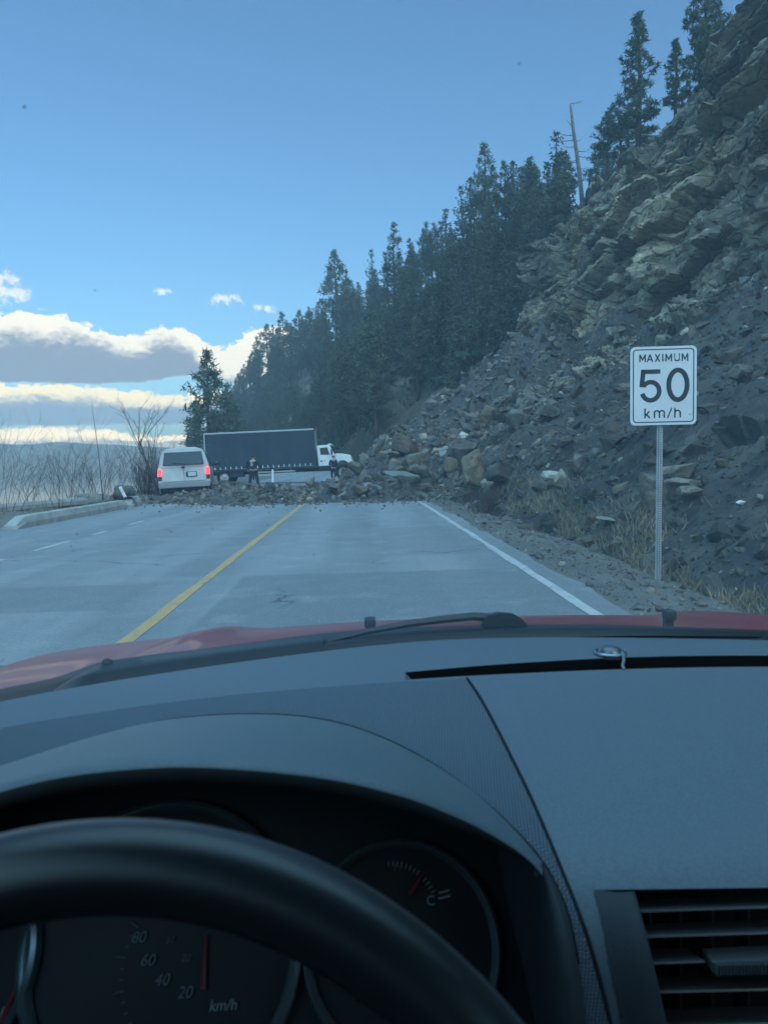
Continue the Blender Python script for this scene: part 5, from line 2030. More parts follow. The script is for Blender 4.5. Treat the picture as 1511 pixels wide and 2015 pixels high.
# ================================================================== THE CAR WE SIT IN
def trim_mat(name, col, rough, spec, grain=0.0006, gscale=900, col2=None):
    return mat(name, col, rough, spec, col2, 520.0, grain, gscale, detail=2.0, lo=.42, hi=.58)
M_dash = trim_mat('dash_vinyl', (0.094, 0.119, 0.145), 0.40, 0.5, 0.0006, 700, (0.077, 0.099, 0.121))
M_visor = trim_mat('binnacle_vinyl', (0.106, 0.133, 0.151), 0.46, 0.5, 0.0006, 700, (0.09, 0.113, 0.129))
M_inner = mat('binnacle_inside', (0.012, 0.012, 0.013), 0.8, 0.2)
M_wheelskin = mat('wheel_leather', (0.011, 0.012, 0.014), 0.30, 0.55, None, 3, 0.00012, 900)
M_gauge = mat('gauge_face', (0.006, 0.006, 0.007), 0.55, 0.3)
M_ring = mat('gauge_ring', (0.28, 0.32, 0.34), 0.25, 0.5, metal=0.8)
M_print = mat('gauge_print', (0.20, 0.23, 0.24), 0.7)
M_needlered = mat('gauge_needle', (0.20, 0.02, 0.025), 0.6)
M_cowl = mat('cowl_plastic', (0.008, 0.009, 0.010), 0.5, 0.3, (0.014, 0.015, 0.016), 20.0, 0.0005, 300)
M_wiper = mat('wiper_black', (0.009, 0.010, 0.011), 0.45, 0.4)
M_headliner = mat('headliner', (0.10, 0.10, 0.10), 0.95, 0.1)
M_carpet = mat('cabin_trim', (0.05, 0.05, 0.052), 0.9, 0.2)
# red paint: clear coat over red, filmed with road dust
M_red = mat('red_car_paint', (0.17, 0.007, 0.014), 0.40, 0.4, (0.20, 0.015, 0.022), 6.0, coat=0.3)

# the textured trim: rows of fine raised dots
m = bpy.data.materials.new('dotted_trim')
m.use_nodes = True
g = NT(m.node_tree)
b = g.n('ShaderNodeBsdfPrincipled')
b.inputs['Roughness'].default_value = 0.6
b.inputs['Specular IOR Level'].default_value = 0.35
tc = g.n('ShaderNodeAttribute', attribute_name='skin').outputs['Vector']     # laid along the panel's own skin
mp = g.n('ShaderNodeMapping')
mp.inputs['Rotation'].default_value = (0, 0, R(38))
g.l(tc, mp.inputs['Vector'])
sp = g.n('ShaderNodeSeparateXYZ')
g.l(mp.outputs[0], sp.inputs[0])
K_ = 2 * math.pi / 0.0037
d_ = g.m('MULTIPLY', g.m('SINE', g.m('MULTIPLY', sp.outputs[0], K_)), g.m('SINE', g.m('MULTIPLY', sp.outputs[1], K_)))
g.l(g.mix(g.sstep(d_, -.5, .6), (0.048, 0.062, 0.078), (0.118, 0.150, 0.185)), b.inputs['Base Color'])
bp = g.n('ShaderNodeBump')
bp.inputs['Distance'].default_value = 0.0006
g.l(d_, bp.inputs['Height'])
g.l(bp.outputs[0], b.inputs['Normal'])
g.l(b.outputs[0], g.n('ShaderNodeOutputMaterial').inputs[0])
M_dots = m

car = empty('red_car', (0.2, 1.0, 0.0), 0, label='red car we look out of, with a grey dashboard, steering wheel, wiper and red hood', cat='car')
CAR_INV = Matrix.Translation((-0.2, -1.0, 0))


def part(name, me, m, parent=None):
    o = link(name, me, m, parent or car)
    if parent is None:
        o.matrix_parent_inverse = CAR_INV
    return o


def part_mb(q, name, m, parent=None, smooth_=False, ang=35):
    o = part(name, mesh(name, q.v, q.f, smooth_), m, parent)
    if smooth_:
        shade_auto(o, ang)
    return o


# dashboard profile (distance, height): the same all across the car
PROF = np.array([(1.10, 1.052), (.98, 1.050), (.90, 1.046), (.80, 1.037), (.70, 1.022), (.62, 1.004), (.56, .984), (.530, .966), (.514, .945), (.506, .915), (.505, .87), (.508, .80), (.515, .68), (.53, .50)])
PROF = lerp_curve(PROF, 400)
PSL = (PROF[:, 1] - EYE.z) / PROF[:, 0]


def dash(px, py, off=0.0):
    """where the sight line of a photo pixel meets the dashboard skin; off lifts it along the skin's normal"""
    d = ray(px, py)
    s_ = d.z / d.y
    k = int(np.argmin(np.abs(PSL - s_)))
    k = min(max(k, 1), len(PROF) - 2)
    a, b_ = (k - 1, k) if (PSL[k] - s_) * (PSL[k - 1] - s_) <= 0 else (k, k + 1)
    f = 0 if abs(PSL[b_] - PSL[a]) < 1e-9 else min(max((s_ - PSL[a]) / (PSL[b_] - PSL[a]), 0), 1)
    p = PROF[a] * (1 - f) + PROF[b_] * f
    t = PROF[a] - PROF[b_]
    n_ = np.array([-t[1], t[0]])
    n_ /= np.linalg.norm(n_)
    return Vector((d.x / d.y * p[0], p[0] + n_[0] * off, p[1] + n_[1] * off))


def curve(pts):
    P = np.asarray(pts, float)
    return lambda x: float(np.interp(x, P[:, 0], P[:, 1]))


def scurve(pts, n=400):
    P = lerp_curve(pts, n)
    return lambda x: float(np.interp(x, P[:, 0], P[:, 1]))


Ffar = scurve([(-420, 1500), (-200, 1425), (0, 1381), (200, 1344), (400, 1313), (600, 1286), (760, 1268), (900, 1258), (1100, 1254), (1300, 1256), (1511, 1260), (1800, 1272), (2200, 1300)])
Stop = scurve([(-420, 1515), (0, 1415), (300, 1376), (600, 1343), (797, 1323), (1000, 1306), (1250, 1293), (1511, 1290), (1800, 1296), (2200, 1318)])
Sbot = scurve([(-420, 1530), (0, 1440), (300, 1394), (600, 1359), (800, 1338), (1000, 1326), (1250, 1316), (1511, 1312), (1800, 1317), (2200, 1338)])
Vtop = 1754.0


def row_line(f0, f1, k, n_):
    return lambda x: f0(x) + (f1(x) - f0(x)) * k / n_


UPPER = [(-420, 1660), (-250, 1605), (-100, 1558), (0, 1522), (100, 1487), (200, 1452), (300, 1424), (410, 1410), (520, 1407), (620, 1415), (710, 1437), (800, 1476), (880, 1524), (960, 1586), (1020, 1643), (1066, 1697), (1096, 1748), (1118, 1805), (1134, 1880), (1146, 1960), (1156, 2050), (1164, 2130), (1170, 2220)]
_ux, _uy = np.array(UPPER).T


def in_binnacle(x, y):
    if x < 1040:
        return y > np.interp(x, _ux, _uy) + 26
    return x < np.interp(y, _uy[8:], _ux[8:]) - 22


cols = np.r_[np.linspace(-420, 790, 62), 797, np.linspace(812, 1160, 20), np.linspace(1166, 1256, 19), np.linspace(1264, 2200, 46)]
rows = [row_line(Ffar, Stop, k, 6) for k in range(7)] + [row_line(Stop, Sbot, k, 2) for k in (1, 2)]
iS0, iS1 = 6, 8
for k in range(1, 31):
    rows.append(row_line(Sbot, lambda x: 1750 - (x - 1240) * .012, k, 30))
iV = len(rows) - 1
for k in range(1, 16):
    rows.append(lambda x, k=k: 1750 - (x - 1240) * .012 + k * 42)
grid = np.array([[dash(x, f(x))[:] for f in rows] for x in cols])
# carry the skin on past the traced part to both doors
XE = 0.22 + .73
rext = [np.stack([grid[-1][:, 0] + np.maximum(0, XE - grid[-1][:, 0]) * k / 6 + k * .0005, grid[-1][:, 1], grid[-1][:, 2]], -1) for k in range(1, 7)]
XW = 0.22 - .73
lext = [np.stack([grid[0][:, 0] - np.maximum(0, grid[0][:, 0] - XW) * k / 4 - k * .0005, grid[0][:, 1], grid[0][:, 2]], -1) for k in (4, 3, 2, 1)]
grid = np.concatenate([np.array(lext), grid, np.array(rext)])
cols = np.r_[[-460, -450, -440, -430], cols, [2210 + 10 * k for k in range(6)]]
fs = []
nr = len(rows)
for i in range(len(cols) - 1):
    for j in range(nr - 1):
        if 797 <= cols[i] < 2200 and iS0 <= j < iS1:
            continue                                     # the demister slot is a real gap
        xm, ym = (cols[i] + cols[i + 1]) / 2, (rows[j](cols[i]) + rows[j + 1](cols[i + 1])) / 2
        if in_binnacle(xm, ym):
            continue                                     # open under the instrument hood
        if j >= iV and xm > np.interp(ym, [1758, 1810, 1880, 1950, 2030, 2110], [1170, 1184, 1197, 1212, 1228, 1244]) + 5 and xm < 2000:
            continue                                     # the vents sit here
        fs.append((i * nr + j, i * nr + j + 1, (i + 1) * nr + j + 1, (i + 1) * nr + j))
dash_o = part('dashboard', mesh('dashboard', grid.reshape(-1, 3), fs, True), M_dash)
# walls and floor of the slot
q = MB()
xs_ = [x for x in cols if 797 <= x <= 2200]
T_ = [dash(x, Stop(x)) for x in xs_]
B_ = [dash(x, Sbot(x)) for x in xs_]
for top_, dy in ((T_, .012), (B_, .006)):
    vs = []
    for p in top_:
        vs += [p, p + Vector((0, dy, -.028))]
    q.add(vs, [(2 * i, 2 * i + 1, 2 * i + 3, 2 * i + 2) for i in range(len(top_) - 1)])
vs = []
for a_, b_ in zip(T_, B_):
    vs += [a_ + Vector((0, .012, -.027)), b_ + Vector((0, .006, -.027))]
q.add(vs, [(2 * i, 2 * i + 1, 2 * i + 3, 2 * i + 2) for i in range(len(T_) - 1)])
part_mb(q, 'demister_slot', M_inner, dash_o)
q = MB()                                                 # sloping left end of the slot
a_, b_ = dash(797, Stop(797)), dash(797, Sbot(797))
c_ = dash(838, Sbot(838)) + Vector((0, .004, -.022))
d2 = dash(822, Stop(822)) + Vector((0, .010, -.022))
q.add([a_, b_, c_, d2], [(0, 1, 2, 3)])
part_mb(q, 'slot_end', M_dash, dash_o)
# light sensor standing in the slot, with its lead
M4 = Matrix.Translation(dash(1200, 1286))
q = MB()
q.lathe([(.019, -.003), (.019, .001), (.0165, .003), (.016, .0025)], M4, 28)
q.lathe([(.0145, .002), (.0135, .005), (.010, .0078), (.005, .0092), (.0002, .0096)], M4, 28)
part_mb(q, 'light_sensor', mat('sensor_dome', (.05, .06, .07), .15, .6, coat=.6), dash_o, True)
q = MB()
q.lathe([(.0195, .0005), (.0195, .0022), (.017, .0035), (.0165, .0025)], M4, 28)
part_mb(q, 'sensor_ring', M_ring, dash_o, True)
q = MB()
q.tube([dash(1217, 1283, .003), dash(1224, 1291, .004), dash(1227, 1302, .002), dash(1224, 1312, .001), dash(1228, 1319, .001)], .0016, 6)
part_mb(q, 'sensor_lead', mat('clear_lead', (.16, .19, .21), .4), dash_o, True)

# seam between the dotted trim and the passenger pad
SEAM = [(919, 1336), (945, 1375), (975, 1430), (1005, 1490), (1040, 1562), (1075, 1642), (1108, 1722), (1135, 1790), (1158, 1855), (1182, 1940), (1204, 2030), (1222, 2120), (1236, 2220)]
sm_ = lerp_curve(SEAM, 60)
q = MB()
q.tube([dash(x, y, .0004) for x, y in sm_], .0017, 6)
part_mb(q, 'trim_seam', M_inner, dash_o, True)

# ---- dotted trim panel, 1.2 mm proud of the dashboard, from the driver's door round the binnacle and down to the floor
TOPB = [(-420, 1536), (-250, 1498), (0, 1436), (200, 1403), (400, 1376), (600, 1357), (780, 1344), (915, 1337)]
u_ = lerp_curve(UPPER, 120)
o1, o2 = lerp_curve(TOPB, 62), lerp_curve(SEAM, 58)
o_ = np.concatenate([o1, o2 + np.array([-3, 2])])
# match the two borders so that the rungs stay square to the panel
rungs = 9
Gp = np.zeros((120, rungs + 4, 3))
for i in range(120):
    for j in range(rungs):
        f = j / (rungs - 1)
        px, py = u_[i] * (1 - f) + o_[i] * f
        Gp[i, j + 2] = dash(px, py, .0012)[:]
    Gp[i, 1] = dash(*u_[i], .0012)[:]
    Gp[i, 0] = dash(*u_[i], -.002)[:]
    Gp[i, rungs + 2] = dash(*o_[i], .0012)[:]
    Gp[i, rungs + 3] = dash(*o_[i], -.002)[:]
tp = grid_mesh('trim_panel', Gp, True, flip=True)
arc_ = np.r_[0, np.cumsum(np.linalg.norm(np.diff(PROF, axis=0), axis=1))]
gv = Gp.reshape(-1, 3)
near_i = np.array([int(np.argmin((PROF[:, 0] - v[1]) ** 2 + (PROF[:, 1] - v[2]) ** 2)) for v in gv])
at_ = tp.attributes.new('skin', 'FLOAT_VECTOR', 'POINT')
at_.data.foreach_set('vector', np.stack([gv[:, 0], arc_[near_i], gv[:, 0] * 0], -1).astype(np.float32).ravel())
tp_o = part('trim_panel', tp, M_dots, dash_o)
shade_auto(tp_o, 30)
q = MB()
q.tube([dash(x, y, .0006) for x, y in u_[:102]], .0014, 6)
part_mb(q, 'binnacle_seam', M_inner, dash_o, True)

# ---- instrument binnacle: hood over the gauges
LIP = [(-420, 1740), (-250, 1640), (-100, 1576), (0, 1546), (100, 1521), (200, 1506), (352, 1496), (503, 1503), (654, 1521), (760, 1545), (838, 1570), (918, 1606), (997, 1655), (1045, 1694), (1067, 1722)]
US = UPPER[:16]
n_ = 90
uA, lA = lerp_curve(US, n_), lerp_curve(LIP, n_)
YL = np.interp(np.linspace(0, 1, n_), [0, .12, .35, .6, .8, .92, 1], [.56, .50, .475, .475, .49, .505, .522])
Gb = []
lip3 = []
for i in range(n_):
    a_ = dash(*uA[i], .0008)
    l_ = at(lA[i][0], lA[i][1], YL[i])
    lip3.append(l_)
    col_ = []
    for j in range(11):
        f = j / 10
        p = a_.lerp(l_, f)
        p.z += .010 * math.sin(math.pi * f) * (1 - .3 * f) * min(1, 8 * (1 - i / (n_ - 1)) + .05)
        col_.append(p[:])
    # rounded lip, then the underside running back to the gauges
    nx = (l_ - a_).normalized()
    for k, (dy, dz) in enumerate(((-.004, -.003), (-.0055, -.008), (-.004, -.013), (.002, -.016), (.03, -.022), (.09, -.03))):
        sc = min(1.0, 6 * (1 - i / (n_ - 1)) + .12)
        col_.append((l_ + Vector((0, dy * sc, dz * sc)))[:])
    Gb.append(col_)
Gb = np.array(Gb)
binn = part('binnacle', grid_mesh('binnacle', Gb, True, flip=True), M_visor)
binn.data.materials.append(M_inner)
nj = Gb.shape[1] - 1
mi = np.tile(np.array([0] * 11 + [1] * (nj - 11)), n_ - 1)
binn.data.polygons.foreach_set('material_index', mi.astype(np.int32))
# right-hand cheek of the binnacle
CI = [(1067, 1722), (1082, 1770), (1094, 1840), (1104, 1920), (1112, 2000), (1118, 2080), (1124, 2200)]
CO = UPPER[15:]
cI, cO = lerp_curve(CI, 30), lerp_curve(CO, 30)
Gc = []
for i in range(30):
    o__ = dash(*cO[i], .0008)
    k_ = dash(*cI[i], .012)
    md_ = o__.lerp(k_, .5) + Vector((0, -.005, .0))
    Gc.append([o__[:], md_[:], k_[:], (k_ + Vector((-.003, .006, 0)))[:], (k_ + Vector((-.006, .05, 0)))[:], (k_ + Vector((-.02, .13, 0)))[:]])
cheek = part('binnacle_cheek', grid_mesh('binnacle_cheek', np.array(Gc), True, flip=True), trim_mat('cheek_vinyl', (.030, .036, .042), .6, .3), binn)
# dark gauge panel behind: a plane tilted towards the driver
GP0 = at(600, 1850, .60)
GN = Vector((0, -.86, .51)).normalized()


def gp(px, py, off=0.0):
    d = ray(px, py)
    t = (GP0 - EYE).dot(GN) / d.dot(GN)
    return EYE + d * t + GN * off


q = MB()
q.add([gp(-500, 1520), gp(1200, 1520), gp(1200, 2500), gp(-500, 2500)], [(0, 1, 2, 3)])
panel = part_mb(q, 'gauge_panel', M_gauge, binn)
GX = Vector((1, 0, 0))
GY = GN.cross(GX).normalized()


def gframe(px, py, off=0.0):
    p = gp(px, py, off)
    return Matrix(((GX.x, GY.x, GN.x, p.x), (GX.y, GY.y, GN.y, p.y), (GX.z, GY.z, GN.z, p.z), (0, 0, 0, 1)))


PXM = (gp(700, 1850) - gp(600, 1850)).length / 100       # metres per photo pixel on the gauge plane


def gauge(px, py, rpx):
    M = gframe(px, py, .001)
    r_ = rpx * PXM
    q = MB()
    q.lathe([(r_ * 1.05, .0), (r_ * 1.035, .010), (r_ * 1.0, .013), (r_ * .975, .010), (r_ * .95, .001)], M, 72)
    ring = part_mb(q, 'gauge_ring', M_ring, panel, True)
    return M, r_


def text(txt, M, size, m, parent, name, shear=0.0, depth=.0002):
    cu = bpy.data.curves.new(name, 'FONT')
    cu.body = txt
    cu.size = size
    cu.align_x, cu.align_y = 'CENTER', 'CENTER'
    cu.extrude = depth
    cu.shear = shear
    o = bpy.data.objects.new(name, cu)
    COL.objects.link(o)
    dg = bpy.context.evaluated_depsgraph_get()
    me = bpy.data.meshes.new_from_object(o.evaluated_get(dg))
    bpy.data.objects.remove(o)
    me.transform(M)
    return part(name, me, m, parent)


def tick(q, M, a, r0, r1, wd):
    a = R(a)
    d, s_ = Vector((math.cos(a), math.sin(a), 0)), Vector((-math.sin(a), math.cos(a), 0)) * wd / 2
    z = Vector((0, 0, .0015))
    q.add([M @ (d * r0 - s_ + z), M @ (d * r1 - s_ + z), M @ (d * r1 + s_ + z), M @ (d * r0 + s_ + z)], [(0, 1, 2, 3)])


def needle(M, a, r0, r1, wd, parent):
    q = MB()
    a = R(a)
    d, s_ = Vector((math.cos(a), math.sin(a), 0)), Vector((-math.sin(a), math.cos(a), 0)) * wd / 2
    z, z2 = Vector((0, 0, .003)), Vector((0, 0, .0045))
    vs = [M @ (d * r0 - s_ + z), M @ (d * r1 - s_ * .5 + z), M @ (d * r1 + s_ * .5 + z), M @ (d * r0 + s_ + z), M @ (d * r0 + z2), M @ (d * r1 + z2)]
    q.add(vs, [(0, 1, 5, 4), (4, 5, 2, 3), (0, 4, 3), (1, 2, 5), (0, 3, 2, 1)])
    part_mb(q, 'gauge_needle', M_needlered, parent)


def at_px(M, px, py, z=.0015):
    """local frame at a photo pixel on the gauge plane"""
    p = gp(px, py, z + .001)
    N = M.copy()
    N.translation = p
    return N


# temperature gauge
M, r_ = gauge(790, 1862, 186)
q = MB()
for k in range(13):
    a = 24 + k * 5.6
    tick(q, gframe(770, 1800, .001), a, 88 * PXM, (98 if k else 98) * PXM, 1.6 * PXM)
tick(q, gframe(770, 1782, .001), 11, 98 * PXM, 121 * PXM, 3 * PXM)
tick(q, gframe(770, 1791, .001), 10, 96 * PXM, 121 * PXM, 3.5 * PXM)
part_mb(q, 'gauge_scale', M_print, panel)
needle(gframe(806, 1760, .001), 50, 0, 52 * PXM, 8 * PXM, panel)
text('C', at_px(M, 847, 1773), 25 * PXM, M_print, panel, 'gauge_letter')
text('H', at_px(M, 781, 1706), 24 * PXM, mat('dim_print', (.06, .07, .07), .8), panel, 'gauge_letter', .2)
# speedometer
M, r_ = gauge(322, 1866, 262)
C0 = (402, 1955)
for t_, x, y, s_ in (('20', 365, 1953, 28), ('40', 320, 1928, 28), ('60', 292, 1890, 28), ('80', 274, 1845, 28)):
    text(t_, at_px(M, x, y), s_ * PXM, mat('speed_print', (.10, .12, .13), .75), panel, 'speed_number', .25)
for t_, x, y, s_ in (('20', 367, 1885, 18), ('30', 336, 1850, 16)):
    text(t_, at_px(M, x, y), s_ * PXM, mat('small_print', (.07, .085, .09), .75), panel, 'speed_number', .25)
text('km/h', at_px(M, 440, 1978), 26 * PXM, M_print, panel, 'speed_unit', .2)
q = MB()
Ms = gframe(400, 1905, .001)
for k, a in enumerate(range(150, 262, 7)):
    tick(q, Ms, a, 150 * PXM, (170 if k % 3 == 0 else 158) * PXM, 2 * PXM)
part_mb(q, 'gauge_scale', mat('scale_print', (.08, .09, .095), .8), panel)
needle(gframe(402, 1945, .001), 90.5, 0, 90 * PXM, 9 * PXM, panel)
# rev counter, only its edge in view
M, r_ = gauge(-150, 1890, 215)
needle(gframe(8, 2010, .001), 72, 0, 108 * PXM, 11 * PXM, panel)
text('0', at_px(M, 52, 2006), 36 * PXM, M_print, panel, 'rev_number', .2)
text('1', at_px(M, 4, 1996), 34 * PXM, M_print, panel, 'rev_number', .2)

# ---- steering wheel: rim, hub and spokes
WR, WT = 0.190, 0.0175
top3 = at(205, 1610, .300)
tilt = R(26)                                              # the wheel leans back towards the driver
wy = Vector((0, math.sin(tilt), math.cos(tilt)))          # in-plane, towards the top of the rim
wx = Vector((1, 0, 0))
wn = wx.cross(wy)
wc = top3 - wy * (WR + WT)
WM = Matrix(((wx.x, wy.x, wn.x, wc.x), (wx.y, wy.y, wn.y, wc.y), (wx.z, wy.z, wn.z, wc.z), (0, 0, 0, 1)))
nu, nv = 120, 20
Gw = np.zeros((nu, nv, 3))
for i in range(nu):
    a = 2 * math.pi * i / nu
    for j in range(nv):
        b_ = 2 * math.pi * j / nv
        rr = WR + WT * math.cos(b_)
        Gw[i, j] = (WM @ Vector((rr * math.cos(a), rr * math.sin(a), WT * .92 * math.sin(b_))))[:]
ii, jj = np.meshgrid(np.arange(nu), np.arange(nv), indexing='ij')
fw_ = np.stack([ii * nv + jj, ((ii + 1) % nu) * nv + jj, ((ii + 1) % nu) * nv + (jj + 1) % nv, ii * nv + (jj + 1) % nv], -1).reshape(-1, 4)
sw = part('steering_wheel', fast_mesh('steering_wheel', Gw.reshape(-1, 3), fw_, True), M_wheelskin)
q = MB()
q.lathe([(.002, .012), (.045, .010), (.066, .0), (.070, -.02), (.06, -.05), (.002, -.052)], WM, 36)
part_mb(q, 'wheel_hub', M_wheelskin, sw, True)
for a in (8, 172, 270):
    ca, sa = math.cos(R(a)), math.sin(R(a))
    q = MB()
    q.tube([WM @ Vector((ca * .05, sa * .05, -.022)), WM @ Vector((ca * .12, sa * .12, -.014)), WM @ Vector((ca * .178, sa * .178, -.002))], [.026, .020, .013], 10)
    part_mb(q, 'wheel_spoke', M_wheelskin, sw, True)
q = MB()
q.tube([wc + wn * -.04, wc + wn * -.30], .035, 14)
part_mb(q, 'steering_column', M_inner, sw, True)

# ---- centre air vent
VL = [(1243, 1746), (1258, 1800), (1274, 1862), (1292, 1940), (1311, 2025), (1330, 2110)]   # left edge of the opening
VO = [(1167, 1748), (1184, 1810), (1197, 1880), (1212, 1950), (1228, 2030), (1244, 2110)]   # outer edge of its frame
vl, vo = lerp_curve(VL, 16), lerp_curve(VO, 16)
VTOP = lambda x: 1752 - (x - 1244) * .022
FACE = lambda px, py, off=0.0: dash(px, py) + Vector((0, -off, 0))
Gv = []
for i in range(16):
    a_, b_ = FACE(*vo[i], .0015), FACE(*vl[i], .004)
    Gv.append([a_[:], a_.lerp(b_, .12)[:], (a_.lerp(b_, .5) + Vector((0, -.003, 0)))[:], (a_.lerp(b_, .92) + Vector((0, -.002, 0)))[:], b_[:], (b_ + Vector((.002, .008, 0)))[:], (b_ + Vector((.006, .06, 0)))[:]])
M_bezel = trim_mat('vent_frame', (.032, .040, .048), .5, .35)
vent = part('air_vent', grid_mesh('air_vent', np.array(Gv), True, flip=True), M_bezel)
# top lip, back and bottom of the opening
q = MB()
xs_ = np.linspace(1168, 2000, 24)
vs = []
for x in xs_:
    p = FACE(x, VTOP(x), .0)
    vs += [p, p + Vector((0, .02, -.003)), p + Vector((0, .09, -.02))]
q.add(vs, [(3 * i + k, 3 * i + 3 + k, 3 * i + 4 + k, 3 * i + 1 + k) for i in range(len(xs_) - 1) for k in (0, 1)])
a_, b_ = FACE(1180, 1700), FACE(2000, 1700)
a_, b_ = FACE(1170, 1756), FACE(2000, 1740)
q.add([(a_.x, a_.y + .088, a_.z - .01), (b_.x, a_.y + .088, a_.z - .01), (b_.x, a_.y + .088, a_.z - .25), (a_.x, a_.y + .088, a_.z - .25)], [(0, 1, 2, 3)])
part_mb(q, 'vent_duct', M_inner, vent)
M_slat = mat('vent_slat', (.055, .06, .065), .35, .5)


def slat(x0, y0, x1, y1):
    a_, b_ = FACE(x0, y0, -.004), FACE(x1, y1, -.004)
    q = MB()
    th = .0016
    for p in (a_, b_):
        pass
    d = Vector((0, .030, -.010))
    vs = []
    for p in (a_, b_):
        vs += [p + Vector((0, .0006, th / 2)), p + Vector((0, 0, 0)), p + Vector((0, .0006, -th / 2)), p + d + Vector((0, 0, -th / 2)), p + d + Vector((0, 0, th / 2))]
    n5 = 5
    q.add(vs, [(k, (k + 1) % n5, n5 + (k + 1) % n5, n5 + k) for k in range(n5)] + [tuple(range(n5))[::-1], tuple(range(n5, 2 * n5))])
    return part_mb(q, 'vent_slat', M_slat, vent)
for (x0, y0, x1, y1) in ((1256, 1802, 1990, 1776), (1273, 1852, 1990, 1829), (1288, 1905, 1391, 1901), (1301, 1962, 1990, 1944), (1316, 2030, 1990, 2010)):
    slat(x0, y0, x1, y1)
for x in (1322, 1386, 1454, 1530, 1610):                  # upright vanes behind the slats
    q = MB()
    p = FACE(x, 1850, -.04)
    q.box((p.x, p.y + .012, FACE(x, 1770).z - .10), (.0014, .024, .16))
    part_mb(q, 'vent_vane', mat('vane', (.03, .03, .032), .5), vent)
# ribbed slider on the third slat
q = MB()
a_ = FACE(1406, 1893, .0)
b_ = FACE(1700, 1884, .0)
nrib = 44
L_ = (b_ - a_)
q.box(a_.lerp(b_, .5) + Vector((0, .012, -.006)), (L_.x, .016, .008), None, .0012)
for k in range(nrib):
    p = a_.lerp(b_, (k + .5) / nrib)
    q.box(p + Vector((0, .0005, -.0058)), (L_.x / nrib * .5, .004, .0085), None, .0008)
part_mb(q, 'vent_slider', mat('slider', (.07, .075, .08), .4, .5), vent)
# panel under the vents
q = MB()
q.add([FACE(1322, 2064, .002), FACE(2000, 2040, .002), FACE(2000, 2500, .0), FACE(1380, 2500, .0)], [(0, 1, 2, 3)])
part_mb(q, 'centre_stack', M_bezel, vent)

# ---- hood: a crowned red sheet with a raised crease on either side
HC = 0.22                                                 # middle of the car


def hood_z(X, Y):
    e = abs(X - HC)
    z = 1.000 - .030 * smooth(Y, 1.0, 1.6) - .16 * max(0, (Y - 1.25) / .75) ** 2.2 * .9
    z -= .020 * (e / .7) ** 2
    z += .012 * math.exp(-((e - .52 - .10 * (1.6 - Y)) / .05) ** 2)
    z -= .10 * float(smooth(e, .80, 1.05)) + .25 * max(0, e - .84) ** 1.5
    return z


xs_ = np.r_[np.linspace(HC - .93, HC + .93, 150)]
ys_ = np.linspace(.90, 2.02, 70)
Gh = np.array([[(x, y + .0 - .10 * ((x - HC) / .9) ** 2 * ((y - .9) / 1.1), hood_z(x, y)) for y in ys_] for x in xs_])
hood = part('hood', grid_mesh('hood', Gh, True), M_red)
# front and sides below the hood so it stands as a body
q = MB()
vs = []
for i in range(0, 150, 3):
    p = Vector(Gh[i, -1])
    vs += [p, p + Vector((0, .06, -.08)), p + Vector((0, .10, -.25)), p + Vector((0, .06, -.5))]
n4 = len(vs) // 4
q.add(vs, [(4 * i + k, 4 * i + 4 + k, 4 * i + 5 + k, 4 * i + 1 + k) for i in range(n4 - 1) for k in range(3)])
part_mb(q, 'front_bumper', M_red, None, True, 60)
for s in (0, -1):
    q = MB()
    vs = []
    sx = -1 if s == 0 else 1
    for j in range(0, 70, 3):
        p = Vector(Gh[s, j])
        vs += [p, p + Vector((sx * .02, 0, -.12)), p + Vector((sx * .02, 0, -.55))]
    n3 = len(vs) // 3
    fs = [(3 * i + k, 3 * i + 3 + k, 3 * i + 4 + k, 3 * i + 1 + k) for i in range(n3 - 1) for k in range(2)]
    q.add(vs, fs)
    part_mb(q, 'fender', M_red, None, True, 60)
for (px, py) in ((728, 1226), (1316, 1211)):
    p = at(px, py, 1.19)
    zz = hood_z(p.x, p.y)
    q = MB()
    q.box((p.x, p.y, p.z + .001), (.018, .022, .017), None, .005)
    q.box((p.x, p.y + .004, (p.z + zz) / 2 - .004), (.013, .016, max(.004, p.z - zz + .01)), None, .002)
    part_mb(q, 'washer_nozzle', M_black, hood, True)

# ---- cowl: black plastic between hood and glass, its rear edge tucked under the windscreen
CT = scurve([(-420, 1490), (-200, 1405), (0, 1356), (110, 1333), (200, 1303), (420, 1274), (640, 1246), (800, 1235), (1000, 1229), (1150, 1228), (1300, 1232), (1511, 1240), (1800, 1252), (2200, 1280)])
Gk = []
for x in np.linspace(-420, 2200, 120):
    f0 = dash(x, Ffar(x) + 1.5)
    far_p = at(x, CT(x), f0.y + .125)
    Gk.append([(f0 + Vector((0, .001, -.012)))[:], (f0 + Vector((0, .004, .003 - .014)))[:], (f0.lerp(far_p, .35) + Vector((0, 0, -.010)))[:], (f0.lerp(far_p, .7) + Vector((0, 0, -.004)))[:], far_p[:], (far_p + Vector((0, .006, -.006)))[:], (far_p + Vector((0, .008, -.05)))[:]])
cowl = part('cowl', grid_mesh('cowl', np.array(Gk), True), M_cowl)


def cw(px, py, dy=.075, dz=0.0):
    return at(px, py, dash(px, Ffar(px)).y + dy) + Vector((0, 0, dz))


